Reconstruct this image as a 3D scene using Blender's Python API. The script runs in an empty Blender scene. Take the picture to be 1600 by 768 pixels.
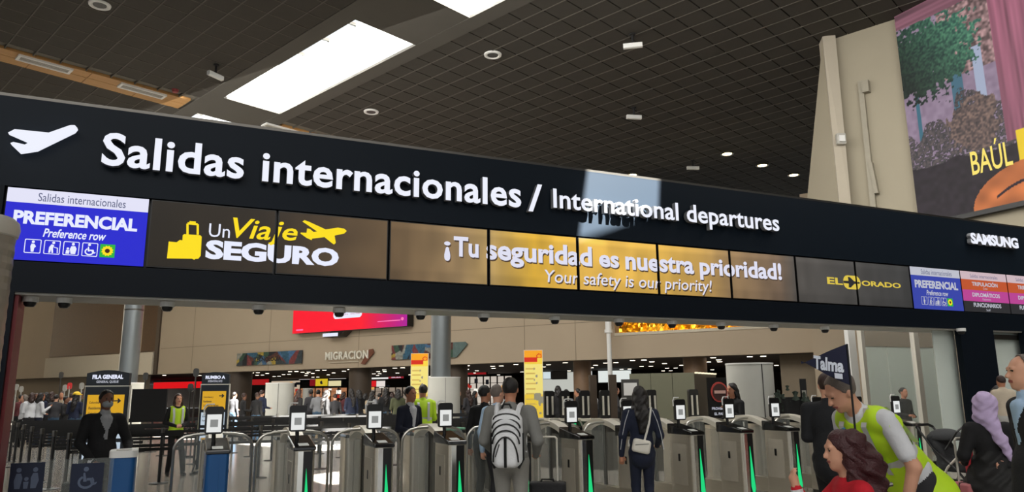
import bpy, bmesh, math, random
import numpy as np
from mathutils import Vector, Matrix

rad = math.radians
C = bpy.context.scene.collection
SC = bpy.context.scene

# ------------------------------------------------------------------ camera, world, sun, exposure
F, EYE = 1150.0, 1.6
TH, ROLL = math.atan(228 / F), rad(0.55)
cd = bpy.data.cameras.new('camera'); cam = bpy.data.objects.new('camera', cd); C.objects.link(cam)
cd.sensor_width = 36.0; cd.lens = 36.0 * F / 1600.0; cd.clip_start = 0.05; cd.clip_end = 500
_c, _s = math.cos(TH), math.sin(TH)
FW = Vector((0, _c, _s)); UP0 = Vector((0, -_s, _c)); RT0 = Vector((1, 0, 0))
RT = RT0 * math.cos(ROLL) - UP0 * math.sin(ROLL); UP = UP0 * math.cos(ROLL) + RT0 * math.sin(ROLL)
rm = Matrix((RT, UP, -FW)).transposed().to_4x4()
cam.matrix_world = Matrix.Translation((0, 0, EYE)) @ rm
SC.camera = cam
SC.view_settings.view_transform = 'Standard'; SC.view_settings.look = 'None'
SC.view_settings.gamma = 1.0; SC.view_settings.use_curve_mapping = False
SC.view_settings.exposure = 0.0

wd = bpy.data.worlds.new('daylight'); SC.world = wd; wd.use_nodes = True
bg = wd.node_tree.nodes['Background']; bg.inputs[0].default_value = (0.93, 0.97, 1.0, 1); bg.inputs[1].default_value = 1.15

AG, AC, AW = rad(24.5), rad(46.8), rad(-31.1)   # headings of gate row, ceiling grid and far wall
def lay(a):
    ux = Vector((math.cos(a), math.sin(a), 0)); vx = Vector((-math.sin(a), math.cos(a), 0))
    return ux, vx
GU, GV = lay(AG); CU, CV = lay(AC); WU, WV = lay(AW)
def G(u, v, z=0.0): return GU * u + GV * v + Vector((0, 0, z))
def CE(u, v, z=12.0): return CU * u + CV * v + Vector((0, 0, z))
def W(u, v, z=0.0): return WU * u + WV * v + Vector((0, 0, z))
EYEV = Vector((0, 0, EYE))
def ray(x, y): return RT * ((x - 800) / F) + UP * ((384 - y) / F) + FW
def at(x, y, Y):                     # point seen at a photo position, Y metres ahead
    d = ray(x, y); return EYEV + d * (Y / d.y)
def ground(x, Y):                    # floor point below a photo column, Y metres ahead
    p = at(x, 612 - 0.0096 * (x - 800), Y); return Vector((p.x, p.y, 0))
def floor_at(x, y):
    d = ray(x, y); return EYEV + d * (-EYE / d.z)
def on(x, y, V, dist):               # (u, z) on a vertical plane
    U = Vector((V.y, -V.x, 0)); d = ray(x, y); p = EYEV + d * (dist / d.dot(V)); return p.dot(U), p.z
def gp(x, y, dist=8.1): return on(x, y, GV, dist)
def wp(x, y, dist=29.98): return on(x, y, WV, dist)
def proj(p):
    d = p - EYEV; z = d.dot(FW); return (800 + F * d.dot(RT) / z, 384 - F * d.dot(UP) / z, z)

SUN_DIR = (GU * -0.19 + GV * 0.62 + Vector((0, 0, -0.78))).normalized()
sl = bpy.data.lights.new('sun', 'SUN'); sl.energy = 115.0; sl.angle = rad(0.6); sl.color = (1.0, 0.97, 0.9)
so = bpy.data.objects.new('sun', sl); C.objects.link(so); so.location = (0, -5, 30)
so.rotation_euler = (-SUN_DIR).to_track_quat('Z', 'Y').to_euler()

def area(name, loc, sx, sy, power, col=(1, 0.95, 0.88), rot=(0, 0, 0)):
    l = bpy.data.lights.new(name, 'AREA'); l.shape = 'RECTANGLE'; l.size = sx; l.size_y = sy; l.energy = power; l.color = col
    o = bpy.data.objects.new(name, l); C.objects.link(o); o.location = loc; o.rotation_euler = rot
    return o
# unseen fill lights added to brighten hall and entrance; concourse one boosts its downlights
area('hall_fill', W(-14, 14, 11.2), 46, 8, 5200, (1, 0.96, 0.9), rot=(rad(38), 0, AW))
area('entrance_fill', Vector((1, -5, 11.2)), 26, 10, 2500, (1, 0.97, 0.93), rot=(rad(40), 0, rad(-10)))
area('concourse_lamp_field', W(-20, 38, 2.9), 46, 12, 420, (1, 0.86, 0.7), (0, 0, AW))

# ------------------------------------------------------------------ materials
def lin(c):
    f = lambda v: (v / 12.92) if v <= 0.04045 else ((v + 0.055) / 1.055) ** 2.4
    return tuple(f(v / 255.0) for v in c)
_mc = {}
def mat(name, col, rough=0.6, metal=0.0, emit=0.0, vary=0.12, scale=6.0, bump=0.0, alpha=1.0, spec=0.5, trans=0.0, bscale=None, aniso=None, coat=0.0):
    if name in _mc: return _mc[name]
    m = bpy.data.materials.new(name); m.use_nodes = True; nt = m.node_tree; b = nt.nodes['Principled BSDF']
    c = lin(col)
    b.inputs['Roughness'].default_value = rough; b.inputs['Metallic'].default_value = metal
    b.inputs['Specular IOR Level'].default_value = spec; b.inputs['Alpha'].default_value = alpha
    b.inputs['Transmission Weight'].default_value = trans; b.inputs['Coat Weight'].default_value = coat
    tc = nt.nodes.new('ShaderNodeTexCoord'); no = nt.nodes.new('ShaderNodeTexNoise'); no.inputs['Scale'].default_value = scale
    no.inputs['Detail'].default_value = 4
    src = tc.outputs['Object']
    if aniso:
        mp = nt.nodes.new('ShaderNodeMapping'); mp.inputs['Scale'].default_value = aniso; nt.links.new(src, mp.inputs[0]); src = mp.outputs[0]
    nt.links.new(src, no.inputs['Vector'])
    mx = nt.nodes.new('ShaderNodeMix'); mx.data_type = 'RGBA'
    mx.inputs[6].default_value = (*[v * (1 - vary) for v in c], 1); mx.inputs[7].default_value = (*[min(1, v * (1 + vary)) for v in c], 1)
    nt.links.new(no.outputs['Fac'], mx.inputs[0]); nt.links.new(mx.outputs[2], b.inputs['Base Color'])
    if emit:
        nt.links.new(mx.outputs[2], b.inputs['Emission Color']); b.inputs['Emission Strength'].default_value = emit
    if bump:
        bp = nt.nodes.new('ShaderNodeBump'); bp.inputs['Strength'].default_value = bump; bp.inputs['Distance'].default_value = 0.02
        n2 = nt.nodes.new('ShaderNodeTexNoise'); n2.inputs['Scale'].default_value = bscale or scale * 4; n2.inputs['Detail'].default_value = 5
        nt.links.new(src, n2.inputs['Vector']); nt.links.new(n2.outputs['Fac'], bp.inputs['Height']); nt.links.new(bp.outputs[0], b.inputs['Normal'])
    _mc[name] = m; return m
def glow(name, col, s=1.0):          # a lit face: screen, lamp, backlit letter
    if name in _mc: return _mc[name]
    m = mat(name, col, 0.6, vary=0.02, spec=0.12)
    nt = m.node_tree; b = nt.nodes['Principled BSDF']
    b.inputs['Emission Color'].default_value = (*lin(col), 1); b.inputs['Emission Strength'].default_value = s
    for l in list(b.inputs['Base Color'].links): nt.links.remove(l)
    b.inputs['Base Color'].default_value = (0.02, 0.02, 0.02, 1)
    return m
def vcmat(name, rough=0.5, emit=0.0):
    if name in _mc: return _mc[name]
    m = bpy.data.materials.new(name); m.use_nodes = True; nt = m.node_tree; b = nt.nodes['Principled BSDF']
    a = nt.nodes.new('ShaderNodeVertexColor'); a.layer_name = 'print'
    b.inputs['Roughness'].default_value = rough; b.inputs['Specular IOR Level'].default_value = 0.12 if emit else 0.4
    if emit:
        nt.links.new(a.outputs[0], b.inputs['Emission Color']); b.inputs['Emission Strength'].default_value = emit
        b.inputs['Base Color'].default_value = (0.02, 0.02, 0.02, 1)
    else: nt.links.new(a.outputs[0], b.inputs['Base Color'])
    _mc[name] = m; return m

# ------------------------------------------------------------------ mesh helpers
class MB:
    def __init__(s): s.v = []; s.f = []; s.mi = []; s.cur = 0
    def add(s, vs, fs):
        n = len(s.v); s.v += [tuple(p) for p in vs]
        for f in fs: s.f.append(tuple(i + n for i in f)); s.mi.append(s.cur)
        return s
    def box(s, x0, x1, y0, y1, z0, z1):
        return s.add([(x0, y0, z0), (x1, y0, z0), (x1, y1, z0), (x0, y1, z0), (x0, y0, z1), (x1, y0, z1), (x1, y1, z1), (x0, y1, z1)],
                     [(3, 2, 1, 0), (4, 5, 6, 7), (0, 1, 5, 4), (1, 2, 6, 5), (2, 3, 7, 6), (3, 0, 4, 7)])
    def rbox(s, x0, x1, y0, y1, z0, z1, r=0.02, n=3, axis='z'):   # box with rounded corners round one axis
        if axis == 'z': a0, a1, b0, b1, h0, h1 = x0, x1, y0, y1, z0, z1
        elif axis == 'y': a0, a1, b0, b1, h0, h1 = x0, x1, z0, z1, y0, y1
        else: a0, a1, b0, b1, h0, h1 = y0, y1, z0, z1, x0, x1
        P = []
        for (ca, cb, st) in ((a1 - r, b1 - r, 0), (a0 + r, b1 - r, 90), (a0 + r, b0 + r, 180), (a1 - r, b0 + r, 270)):
            for k in range(n + 1):
                t = rad(st + 90 * k / n); P.append((ca + r * math.cos(t), cb + r * math.sin(t)))
        m = len(P); mk = {'z': lambda a, b, h: (a, b, h), 'y': lambda a, b, h: (a, h, b), 'x': lambda a, b, h: (h, a, b)}[axis]
        vs = [mk(a, b, h0) for a, b in P] + [mk(a, b, h1) for a, b in P]
        fs = [tuple(range(m))[::-1], tuple(range(m, 2 * m))] + [(i, (i + 1) % m, (i + 1) % m + m, i + m) for i in range(m)]
        if axis == 'y': fs = [f[::-1] for f in fs]
        return s.add(vs, fs)
    def tube(s, pts, r, n=8, caps=True):
        pts = [Vector(p) for p in pts]; rs = r if isinstance(r, (list, tuple)) else [r] * len(pts)
        vs = []; fs = []; prev = None
        for i, p in enumerate(pts):
            t = ((pts[i + 1] - p) if i < len(pts) - 1 else Vector((0, 0, 0)))
            if i > 0: t = t.normalized() + (p - pts[i - 1]).normalized()
            t.normalize()
            if prev is None:
                a = Vector((0, 0, 1)) if abs(t.z) < 0.9 else Vector((1, 0, 0)); x = t.cross(a).normalized()
            else: x = (prev - t * prev.dot(t)).normalized()
            prev = x; y = t.cross(x)
            for k in range(n):
                q = 2 * math.pi * k / n; vs.append(p + (x * math.cos(q) + y * math.sin(q)) * rs[i])
        for i in range(len(pts) - 1):
            for k in range(n):
                a = i * n + k; b = i * n + (k + 1) % n; fs.append((a, b, b + n, a + n))
        if caps: fs.append(tuple(range(n))[::-1]); fs.append(tuple(range((len(pts) - 1) * n, len(pts) * n)))
        return s.add(vs, fs)
    def lathe(s, prof, n=24, cx=0, cy=0, a0=0.0, a1=360.0):
        vs = []; fs = []; full = abs(a1 - a0) >= 360; m = n if full else n + 1
        for (r, z) in prof:
            for k in range(m):
                q = rad(a0 + (a1 - a0) * k / n); vs.append((cx + r * math.cos(q), cy + r * math.sin(q), z))
        for i in range(len(prof) - 1):
            for k in range(n):
                a = i * m + k; b = i * m + (k + 1) % m; fs.append((a, b, b + m, a + m))
        return s.add(vs, fs)
    def cyl(s, cx, cy, z0, z1, r, n=16, r1=None):
        r1 = r if r1 is None else r1
        return s.lathe([(1e-4, z0), (r, z0), (r1, z1), (1e-4, z1)], n, cx, cy)
    def poly(s, pts, y0, y1):            # outline in xz pushed along y
        n = len(pts)
        from mathutils.geometry import tessellate_polygon
        ar = sum(pts[i][0] * pts[(i + 1) % n][1] - pts[(i + 1) % n][0] * pts[i][1] for i in range(n))
        if ar < 0: pts = pts[::-1]
        tri = tessellate_polygon([[Vector((p[0], p[1], 0)) for p in pts]])
        vs = [(p[0], y0, p[1]) for p in pts]; fs = []
        for t in tri:
            a, b, c = [pts[i] for i in t]
            if (b[0] - a[0]) * (c[1] - a[1]) - (c[0] - a[0]) * (b[1] - a[1]) < 0: t = t[::-1]
            fs.append(tuple(t))
        if y1 is not None and abs(y1 - y0) > 1e-6:
            vs += [(p[0], y1, p[1]) for p in pts]
            fs += [tuple(i + n for i in f[::-1]) for f in list(fs)] + [(i, i + n, (i + 1) % n + n, (i + 1) % n) for i in range(n)]
        return s.add(vs, fs)
    def mesh(s, name, mats):
        me = bpy.data.meshes.new(name); me.from_pydata([tuple(v) for v in s.v], [], s.f)
        for m in (mats if isinstance(mats, (list, tuple)) else [mats]): me.materials.append(m)
        if isinstance(mats, (list, tuple)) and len(mats) > 1: me.polygons.foreach_set('material_index', s.mi)
        return me
    def build(s, name, mats, parent=None, loc=(0, 0, 0), rz=0.0, smooth=False, bevel=0.0):
        me = s.mesh(name, mats)
        if smooth:
            me.polygons.foreach_set('use_smooth', [True] * len(me.polygons))
            try: me.set_sharp_from_angle(angle=rad(35))
            except Exception: pass
        o = bpy.data.objects.new(name, me); C.objects.link(o); o.parent = parent; o.location = loc; o.rotation_euler = (0, 0, rz)
        if bevel:
            bv = o.modifiers.new('edge', 'BEVEL'); bv.width = bevel; bv.segments = 2; bv.limit_method = 'ANGLE'
        return o
def tag(o, label=None, cat=None, group=None, kind=None):
    if label: o['label'] = label
    if cat: o['category'] = cat
    if group: o['group'] = group
    if kind: o['kind'] = kind
    return o
def empty(name, loc, rz=0.0, label=None, cat=None, group=None, kind=None, parent=None):
    o = bpy.data.objects.new(name, None); C.objects.link(o); o.location = loc; o.rotation_euler = (0, 0, rz); o.empty_display_size = 0.2
    o.parent = parent
    return tag(o, label, cat, group, kind)
def copy_tree(o, parent=None):
    c = o.copy(); C.objects.link(c); c.parent = parent
    for ch in list(o.children): copy_tree(ch, c)
    return c

# ------------------------------------------------------------------ lettering
def text_arrays(s, offset=0.0, shear=0.0, extrude=0.0, spacing=1.0, res=3):
    cu = bpy.data.curves.new('lettering', 'FONT'); cu.body = s; cu.size = 1.0; cu.offset = offset; cu.shear = shear
    cu.extrude = extrude; cu.space_character = spacing; cu.resolution_u = res; cu.fill_mode = 'BOTH'
    ob = bpy.data.objects.new('lettering', cu); C.objects.link(ob)
    me = ob.to_mesh()
    v = np.empty(len(me.vertices) * 3); me.vertices.foreach_get('co', v); v = v.reshape(-1, 3)
    f = [tuple(p.vertices) for p in me.polygons]
    ob.to_mesh_clear(); bpy.data.objects.remove(ob); bpy.data.curves.remove(cu)
    return v, f
def text_fit(s, x0, x1, z0, z1, y=0.0, depth=0.0, **k):   # text filling the given rectangle of the xz plane, facing -y
    v, f = text_arrays(s, extrude=0.5 if depth else 0.0, **k)
    mn, mx = v.min(0), v.max(0)
    X = x0 + (v[:, 0] - mn[0]) / (mx[0] - mn[0]) * (x1 - x0)
    Z = z0 + (v[:, 1] - mn[1]) / (mx[1] - mn[1]) * (z1 - z0)
    Y = y - (v[:, 2] - mn[2]) * depth if depth else np.full(len(v), y)
    return np.stack([X, Y, Z], 1), f
def put_text(s, rect, m, parent, name='lettering', y=0.0, depth=0.0, **k):
    v, f = text_fit(s, *rect, y=y, depth=depth, **k)
    b = MB(); b.add(v.tolist(), f); return b.build(name, m, parent)
def islands(v, f):                    # letters of a word, dots and accents kept with their letter
    par = list(range(len(v)))
    def fd(a):
        while par[a] != a: par[a] = par[par[a]]; a = par[a]
        return a
    for q in f:
        r = fd(q[0])
        for i in q[1:]: par[fd(i)] = r
    key = np.round(v, 5); seen = {}
    for i, kx in enumerate(map(tuple, key)):
        if kx in seen: par[fd(i)] = fd(seen[kx])
        else: seen[kx] = i
    comp = {}
    for i in range(len(v)): comp.setdefault(fd(i), []).append(i)
    iv = sorted([(v[ix, 0].min(), v[ix, 0].max(), ix) for ix in comp.values()], key=lambda t: t[0])
    out = []
    for a, b, ix in iv:
        if out and a < out[-1][1] - 0.35 * min(b - a, out[-1][1] - out[-1][0]): out[-1][1] = max(out[-1][1], b); out[-1][2] += ix
        else: out.append([a, b, list(ix)])
    res = []
    for a, b, ix in out:
        st = set(ix); mp = {j: n for n, j in enumerate(ix)}
        res.append((v[ix], [tuple(mp[i] for i in q) for q in f if q[0] in st]))
    return res
def clip_x(v, f, x0, x1):             # keep the part of a flat lettering mesh between two verticals
    bm = bmesh.new(); vs = [bm.verts.new(p) for p in v.tolist()]
    for q in f:
        try: bm.faces.new([vs[i] for i in q])
        except ValueError: pass
    for x, n in ((x0, (-1, 0, 0)), (x1, (1, 0, 0))):
        bmesh.ops.bisect_plane(bm, geom=bm.verts[:] + bm.edges[:] + bm.faces[:], plane_co=(x, 0, 0), plane_no=n, clear_outer=True)
    bm.verts.index_update(); out = MB()
    if bm.faces: out.add([tuple(p.co) for p in bm.verts], [tuple(w.index for w in q.verts) for q in bm.faces])
    bm.free(); return out

def paint(name, w, h, nx, ny, fn, m, parent=None, loc=(0, 0, 0), rz=0.0, y=0.0):
    # flat printed or lit face in the xz plane, colours from fn(U, V) -> rgb 0..255 arrays
    gx, gz = np.meshgrid(np.linspace(0, 1, nx + 1), np.linspace(0, 1, ny + 1))
    v = np.stack([gx.ravel() * w, np.full(gx.size, y), gz.ravel() * h], 1)
    i = (np.arange(ny)[:, None] * (nx + 1) + np.arange(nx)).ravel()
    f = np.stack([i, i + 1, i + nx + 2, i + nx + 1], 1)
    me = bpy.data.meshes.new(name); me.from_pydata(v.tolist(), [], f.tolist()); me.materials.append(m)
    col = np.clip(fn(gx.ravel(), gz.ravel()), 0, 255) / 255.0
    col = np.where(col <= 0.04045, col / 12.92, ((col + 0.055) / 1.055) ** 2.4)
    at_ = me.color_attributes.new('print', 'FLOAT_COLOR', 'POINT')
    at_.data.foreach_set('color', np.concatenate([col, np.ones((len(col), 1))], 1).astype(np.float32).ravel())
    o = bpy.data.objects.new(name, me); C.objects.link(o); o.parent = parent; o.location = loc; o.rotation_euler = (0, 0, rz)
    return o
def vnoise(x, y, seed=0):             # smooth value noise
    rs = np.random.RandomState(seed); T = rs.rand(64, 64)
    xi = np.floor(x).astype(int); yi = np.floor(y).astype(int); fx = x - xi; fy = y - yi
    fx = fx * fx * (3 - 2 * fx); fy = fy * fy * (3 - 2 * fy)
    g = lambda a, b: T[a % 64, b % 64]
    return (g(xi, yi) * (1 - fx) + g(xi + 1, yi) * fx) * (1 - fy) + (g(xi, yi + 1) * (1 - fx) + g(xi + 1, yi + 1) * fx) * fy
# ------------------------------------------------------------------ materials in common use
M_floor = mat('polished_floor', (150, 146, 138), 0.16, vary=0.10, scale=2.5, spec=0.6)
M_tile = mat('ceiling_tile', (58, 54, 48), 0.85, vary=0.10, scale=3, bump=0.15)
M_grid = mat('ceiling_grid', (104, 99, 90), 0.8)
M_smooth = mat('ceiling_smooth', (76, 73, 67), 0.7, scale=1)
M_white = mat('white_paint', (225, 225, 222), 0.6, vary=0.03)
M_well = mat('skylight_well', (238, 242, 243), 0.7, vary=0.02, scale=0.5)
M_wood = mat('ceiling_wood', (176, 132, 78), 0.6, vary=0.25, scale=3, aniso=(0.6, 8, 8))
M_wall = mat('plaster_wall', (172, 156, 134), 0.85, vary=0.05, scale=0.6)
M_wall_light = mat('pale_ledge', (196, 186, 166), 0.85, vary=0.04)
M_wall_dark = mat('taupe_wall', (128, 116, 98), 0.85, vary=0.06)
M_brown = mat('brown_mesh', (78, 52, 24), 0.6, metal=0.0, vary=0.35, scale=14)
M_gold = mat('gold_foil', (236, 178, 60), 0.28, metal=0.9, vary=0.35, scale=1.2, bump=1.0, bscale=5)
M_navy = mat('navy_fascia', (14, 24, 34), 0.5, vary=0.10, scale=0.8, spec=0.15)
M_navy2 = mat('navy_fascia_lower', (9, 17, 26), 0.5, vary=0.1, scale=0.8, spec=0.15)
M_black = mat('black_plastic', (14, 14, 15), 0.4)
M_blackm = mat('black_matt', (20, 20, 21), 0.75)
M_steel = mat('brushed_steel', (190, 184, 170), 0.33, metal=0.7, vary=0.08, scale=4, aniso=(1, 1, 12))
M_steel_d = mat('dark_steel', (92, 90, 86), 0.35, metal=0.9, vary=0.1, scale=4)
M_steel_l = mat('satin_steel', (222, 218, 206), 0.42, metal=0.4, vary=0.06, scale=4)
M_soffit = mat('soffit_panel', (170, 168, 160), 0.45, vary=0.06)
M_red_refl = mat('red_reflection', (120, 34, 40), 0.5)
M_col = mat('column_steel', (120, 126, 128), 0.34, metal=0.55, vary=0.08, scale=2)
M_conc = mat('pale_column_base', (196, 196, 188), 0.7, vary=0.08, scale=2)
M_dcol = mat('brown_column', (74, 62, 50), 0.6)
M_lowceil = mat('low_ceiling', (46, 34, 26), 0.7)
M_lamp = glow('lamp_glow', (255, 244, 220), 6.0)
M_lampw = glow('warm_lamp_glow', (255, 226, 160), 14.0)
M_fascia_w = glow('letter_face', (240, 243, 255), 0.98)
M_letter_side = mat('letter_side', (150, 152, 156), 0.4, metal=0.3)
M_stone = mat('pier_plaster', (158, 150, 131), 0.85, vary=0.05, scale=1.0)

# ------------------------------------------------------------------ floor
b = MB(); b.box(-70, 70, -30, 95, -0.3, 0)
tag(b.build('floor', M_floor), kind='structure')

# ------------------------------------------------------------------ high ceiling with skylights
Z = 12.0
SKY = [(11.0, 13.2, 7.5, 13.95), (11.0, 13.2, 16.35, 24.4), (11.0, 13.2, 26.5, 34.4), (11.0, 13.2, 36.9, 44.8)]
def hole(pts): return pts
cutters = []
for (u0, u1, v0, v1) in SKY: cutters.append(hole([CE(u0, v0), CE(u1, v0), CE(u1, v1), CE(u0, v1)]))
def sun_hole(pts):                    # unseen ceiling opening, shaped so its sunbeam lands on the given points
    q = []
    for p in pts:
        t = (Z + 0.06 - p.z) / -SUN_DIR.z; q.append(p - SUN_DIR * t)
    c = sum(q, Vector()) / len(q)
    q = sorted(q, key=lambda w: math.atan2(w.y - c.y, w.x - c.x)); cutters.append(hole(q)); return q
sun_quads = []
def gpt(x, y, d=8.1): u, z = gp(x, y, d); return G(u, d, z)
sun_quads.append(sun_hole([gpt(919, 262), gpt(1030, 276), gpt(1028, 332), gpt(905, 372)]))
sun_quads.append(sun_hole([floor_at(*p) for p in ((470, 744), (530, 736), (572, 738), (580, 755), (510, 756))]))
from mathutils.geometry import delaunay_2d_cdt
v2 = [CE(u, v) for u, v in ((-70, -70), (90, -70), (90, 80), (-70, 80))]; ed = [(0, 1), (1, 2), (2, 3), (3, 0)]; pts2 = [Vector((p.x, p.y)) for p in v2]
for q in cutters:
    n0 = len(pts2); pts2 += [Vector((p.x, p.y)) for p in q]; ed += [(n0 + k, n0 + (k + 1) % len(q)) for k in range(len(q))]
cv, ce, cf, _, _, _ = delaunay_2d_cdt(pts2, ed, [], 0, 1e-4)
def inside(p, q):
    c = False; n = len(q)
    for i in range(n):
        a_, b_ = q[i], q[(i + 1) % n]
        if (a_.y > p.y) != (b_.y > p.y) and p.x < (b_.x - a_.x) * (p.y - a_.y) / (b_.y - a_.y) + a_.x: c = not c
    return c
keep = [f for f in cf if not any(inside(sum((cv[i] for i in f), Vector((0, 0))) / len(f), q) for q in cutters)]
RC = Matrix.Rotation(-AC, 2)
cl = [RC @ p for p in cv]; nv = len(cl)
b = MB(); b.add([(p.x, p.y, Z + 0.06) for p in cl], [tuple(f)[::-1] for f in keep])
slab = b.build('ceiling', M_grid, rz=AC); tag(slab, kind='structure')

# tiles: the three hundred that show largest one by one, the rest joined
def inq(p, quads):
    for q in quads:
        s = [(q[(i + 1) % len(q)] - q[i]).cross(p - q[i]).z for i in range(len(q))]
        if all(t >= -0.35 for t in s) or all(t <= 0.35 for t in s): return True
    return False
tiles = []
for i in range(-30, 75):
    for j in range(-12, 70):
        u0, v0 = 9.86 - 0.75 * 100 + 0.75 * (i + 100) - 0.75 * 0, 0.8 * j + 0.2
        uc, vc = u0 + 0.375, v0 + 0.4
        if 10.3 < uc < 13.85: continue
        if 25.2 < vc < 26.7: continue
        if inq(CE(uc, vc), sun_quads): continue
        x, y, d = proj(CE(uc, vc))
        if d < 3 or not (-90 < x < 1690 and -70 < y < 340) or d > 48: continue
        if uc > 21.6 and vc < 7.5: continue
        tiles.append((d, u0, v0))
tiles.sort()
tm = MB().box(0.02, 0.73, 0.02, 0.78, 0, 0.075).mesh('ceiling_tile', M_tile)
rest = MB()
for n, (d, u0, v0) in enumerate(tiles):
    if n < 300:
        o = bpy.data.objects.new('ceiling_tile', tm); C.objects.link(o); o.parent = slab
        o.location = (u0, v0, Z); 
    else: rest.box(u0 + 0.02, u0 + 0.73, v0 + 0.02, v0 + 0.78, Z, Z + 0.075)
tag(rest.build('ceiling_tiles', M_tile, slab), kind='stuff')
# T-bars of the grid, a little proud of the tiles
M_bar = mat('grid_bar', (86, 82, 74), 0.7, vary=0.05)
for i in range(-10, 42):
    u = 9.86 + 0.75 * i
    if 10.2 < u < 13.9: continue
    MB().box(u - 0.016, u + 0.016, 0, 46 if u < 25 else 30, Z - 0.012, Z + 0.07).build('grid_bar', M_bar, slab)
for j in range(0, 56):
    v = 0.8 * j + 0.2
    if 25.3 < v < 26.6: continue
    MB().box(-12, 10.42, v - 0.014, v + 0.014, Z - 0.01, Z + 0.07).build('grid_bar', M_bar, slab)
# smooth margins along the skylight strip, cross beams, wells
b = MB()
b.box(10.42, 11.0, -20, 60, Z - 0.02, Z + 0.07); b.box(13.2, 13.76, -20, 60, Z - 0.02, Z + 0.07)
b.build('ceiling_margin', M_smooth, slab)
b = MB()
for (v0, v1) in ((3.6, 5.9), (13.95, 16.35), (24.4, 26.5), (34.4, 36.9)): b.box(11.0, 13.2, v0, v1, Z - 0.01, Z + 0.1)
b.build('ceiling_beam', M_smooth, slab)
for (u0, u1, v0, v1) in SKY:
    b = MB(); t = 0.12; h = 1.9
    b.box(u0 - t, u0, v0 - t, v1 + t, Z + 0.06, Z + h); b.box(u1, u1 + t, v0 - t, v1 + t, Z + 0.06, Z + h)
    b.box(u0, u1, v0 - t, v0, Z + 0.06, Z + h); b.box(u0, u1, v1, v1 + t, Z + 0.06, Z + h)
    w = b.build('skylight_well', M_well, slab)
    b = MB()
    for k in range(1, 5):
        vv = v0 + (v1 - v0) * k / 5; b.box(u0, u1, vv - 0.04, vv + 0.04, Z + h - 0.1, Z + h)
    b.build('glazing_bar', M_steel_d, w)
# wooden strip with long diffusers
b = MB()
for (a0, a1) in ((-14, 10.3), (13.9, 40)):
    n = int((a1 - a0) / 1.6)
    for k in range(n):
        x0 = a0 + (a1 - a0) * k / n; x1 = a0 + (a1 - a0) * (k + 1) / n - 0.02
        b.box(x0, x1, 25.42, 25.92, Z - 0.03, Z + 0.06); b.box(x0, x1, 25.94, 26.5, Z - 0.03, Z + 0.06)
b.build('wood_strip', M_wood, slab)
def ceil_uv(x, y):
    d = ray(x, y); p = EYEV + d * ((Z - EYE) / d.z); return p.dot(CU), p.dot(CV)
for n, (xa, ya, xb, yb, lab) in enumerate(((25, 88, 110, 111, 'long white slot air diffuser in the wooden ceiling strip, leftmost'),
        (185, 131, 255, 151, 'long white slot air diffuser in the wooden ceiling strip, beside the bright skylight corner'),
        (410, 193, 462, 205, 'white slot air diffuser in the wooden strip right of the skylight, just over the sign'))):
    (ua, va), (ub, vb) = ceil_uv(xa, ya), ceil_uv(xb, yb)
    t = empty('air_diffuser', CE(ua, 25.7, Z - 0.03), AC, lab, 'air vent', 'slot diffusers in the wooden ceiling strip')
    L = ub - ua; b = MB(); b.box(0, L, -0.22, -0.15, -0.06, 0); b.box(0, L, 0.15, 0.22, -0.06, 0); b.box(0, 0.08, -0.15, 0.15, -0.06, 0); b.box(L - 0.08, L, -0.15, 0.15, -0.06, 0)
    b.build('frame', M_white, t)
    for yy in (-0.09, 0.0, 0.09): MB().box(0.08, L - 0.08, yy - 0.025, yy + 0.025, -0.05, -0.01).build('louvre', M_soffit, t)
for (x, y, lab) in ((156, 7, 'round white ceiling speaker grille at the top left of the ceiling'), (770, 85, 'round white ceiling speaker grille right of the skylights'),
                    (580, 174, 'round white ceiling speaker grille below the skylights, nearest the sign')):
    u, v = ceil_uv(x, y); t = empty('ceiling_speaker', CE(u, v, Z), AC, lab, 'speaker', 'round ceiling speakers')
    MB().lathe([(0.17, -0.02), (0.21, -0.05), (0.27, -0.04), (0.28, 0.0)], 24).build('rim', M_white, t, smooth=True)
    MB().cyl(0, 0, -0.03, 0, 0.17, 20).build('grille', mat('grille_grey', (70, 70, 70), 0.5, vary=0.6, scale=30), t)
for (x, y, a, lab) in ((338, 101, 1.1, 'white boxy security camera hanging from the tiled ceiling left of the skylight'), (988, 53, -0.2, 'white boxy security camera hanging high from the dark ceiling'),
                    (990, 168, 0.15, 'white boxy security camera hanging from the dark ceiling, middle one'), (1082, 250, 0.1, 'small white security camera on the dark ceiling above the sign, near the spotlights')):
    u, v = ceil_uv(x, y); t = empty('security_camera', CE(u, v, Z), a, lab, 'camera')
    MB().cyl(0, 0, -0.3, 0, 0.035, 10).cyl(0, 0, -0.04, 0, 0.09, 12).build('stem', M_blackm, t)
    MB().rbox(-0.28, 0.28, -0.07, 0.07, -0.45, -0.3, 0.03, axis='x').build('housing', M_white, t)
u, v = ceil_uv(274, 140); t = empty('smoke_detector', CE(u, v, Z), 0, 'small red-tinted detector on the ceiling beside the wooden strip', 'detector')
MB().cyl(0, 0, -0.1, 0, 0.09, 12, 0.12).build('body', mat('detector_red', (150, 60, 60), 0.5), t)
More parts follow.
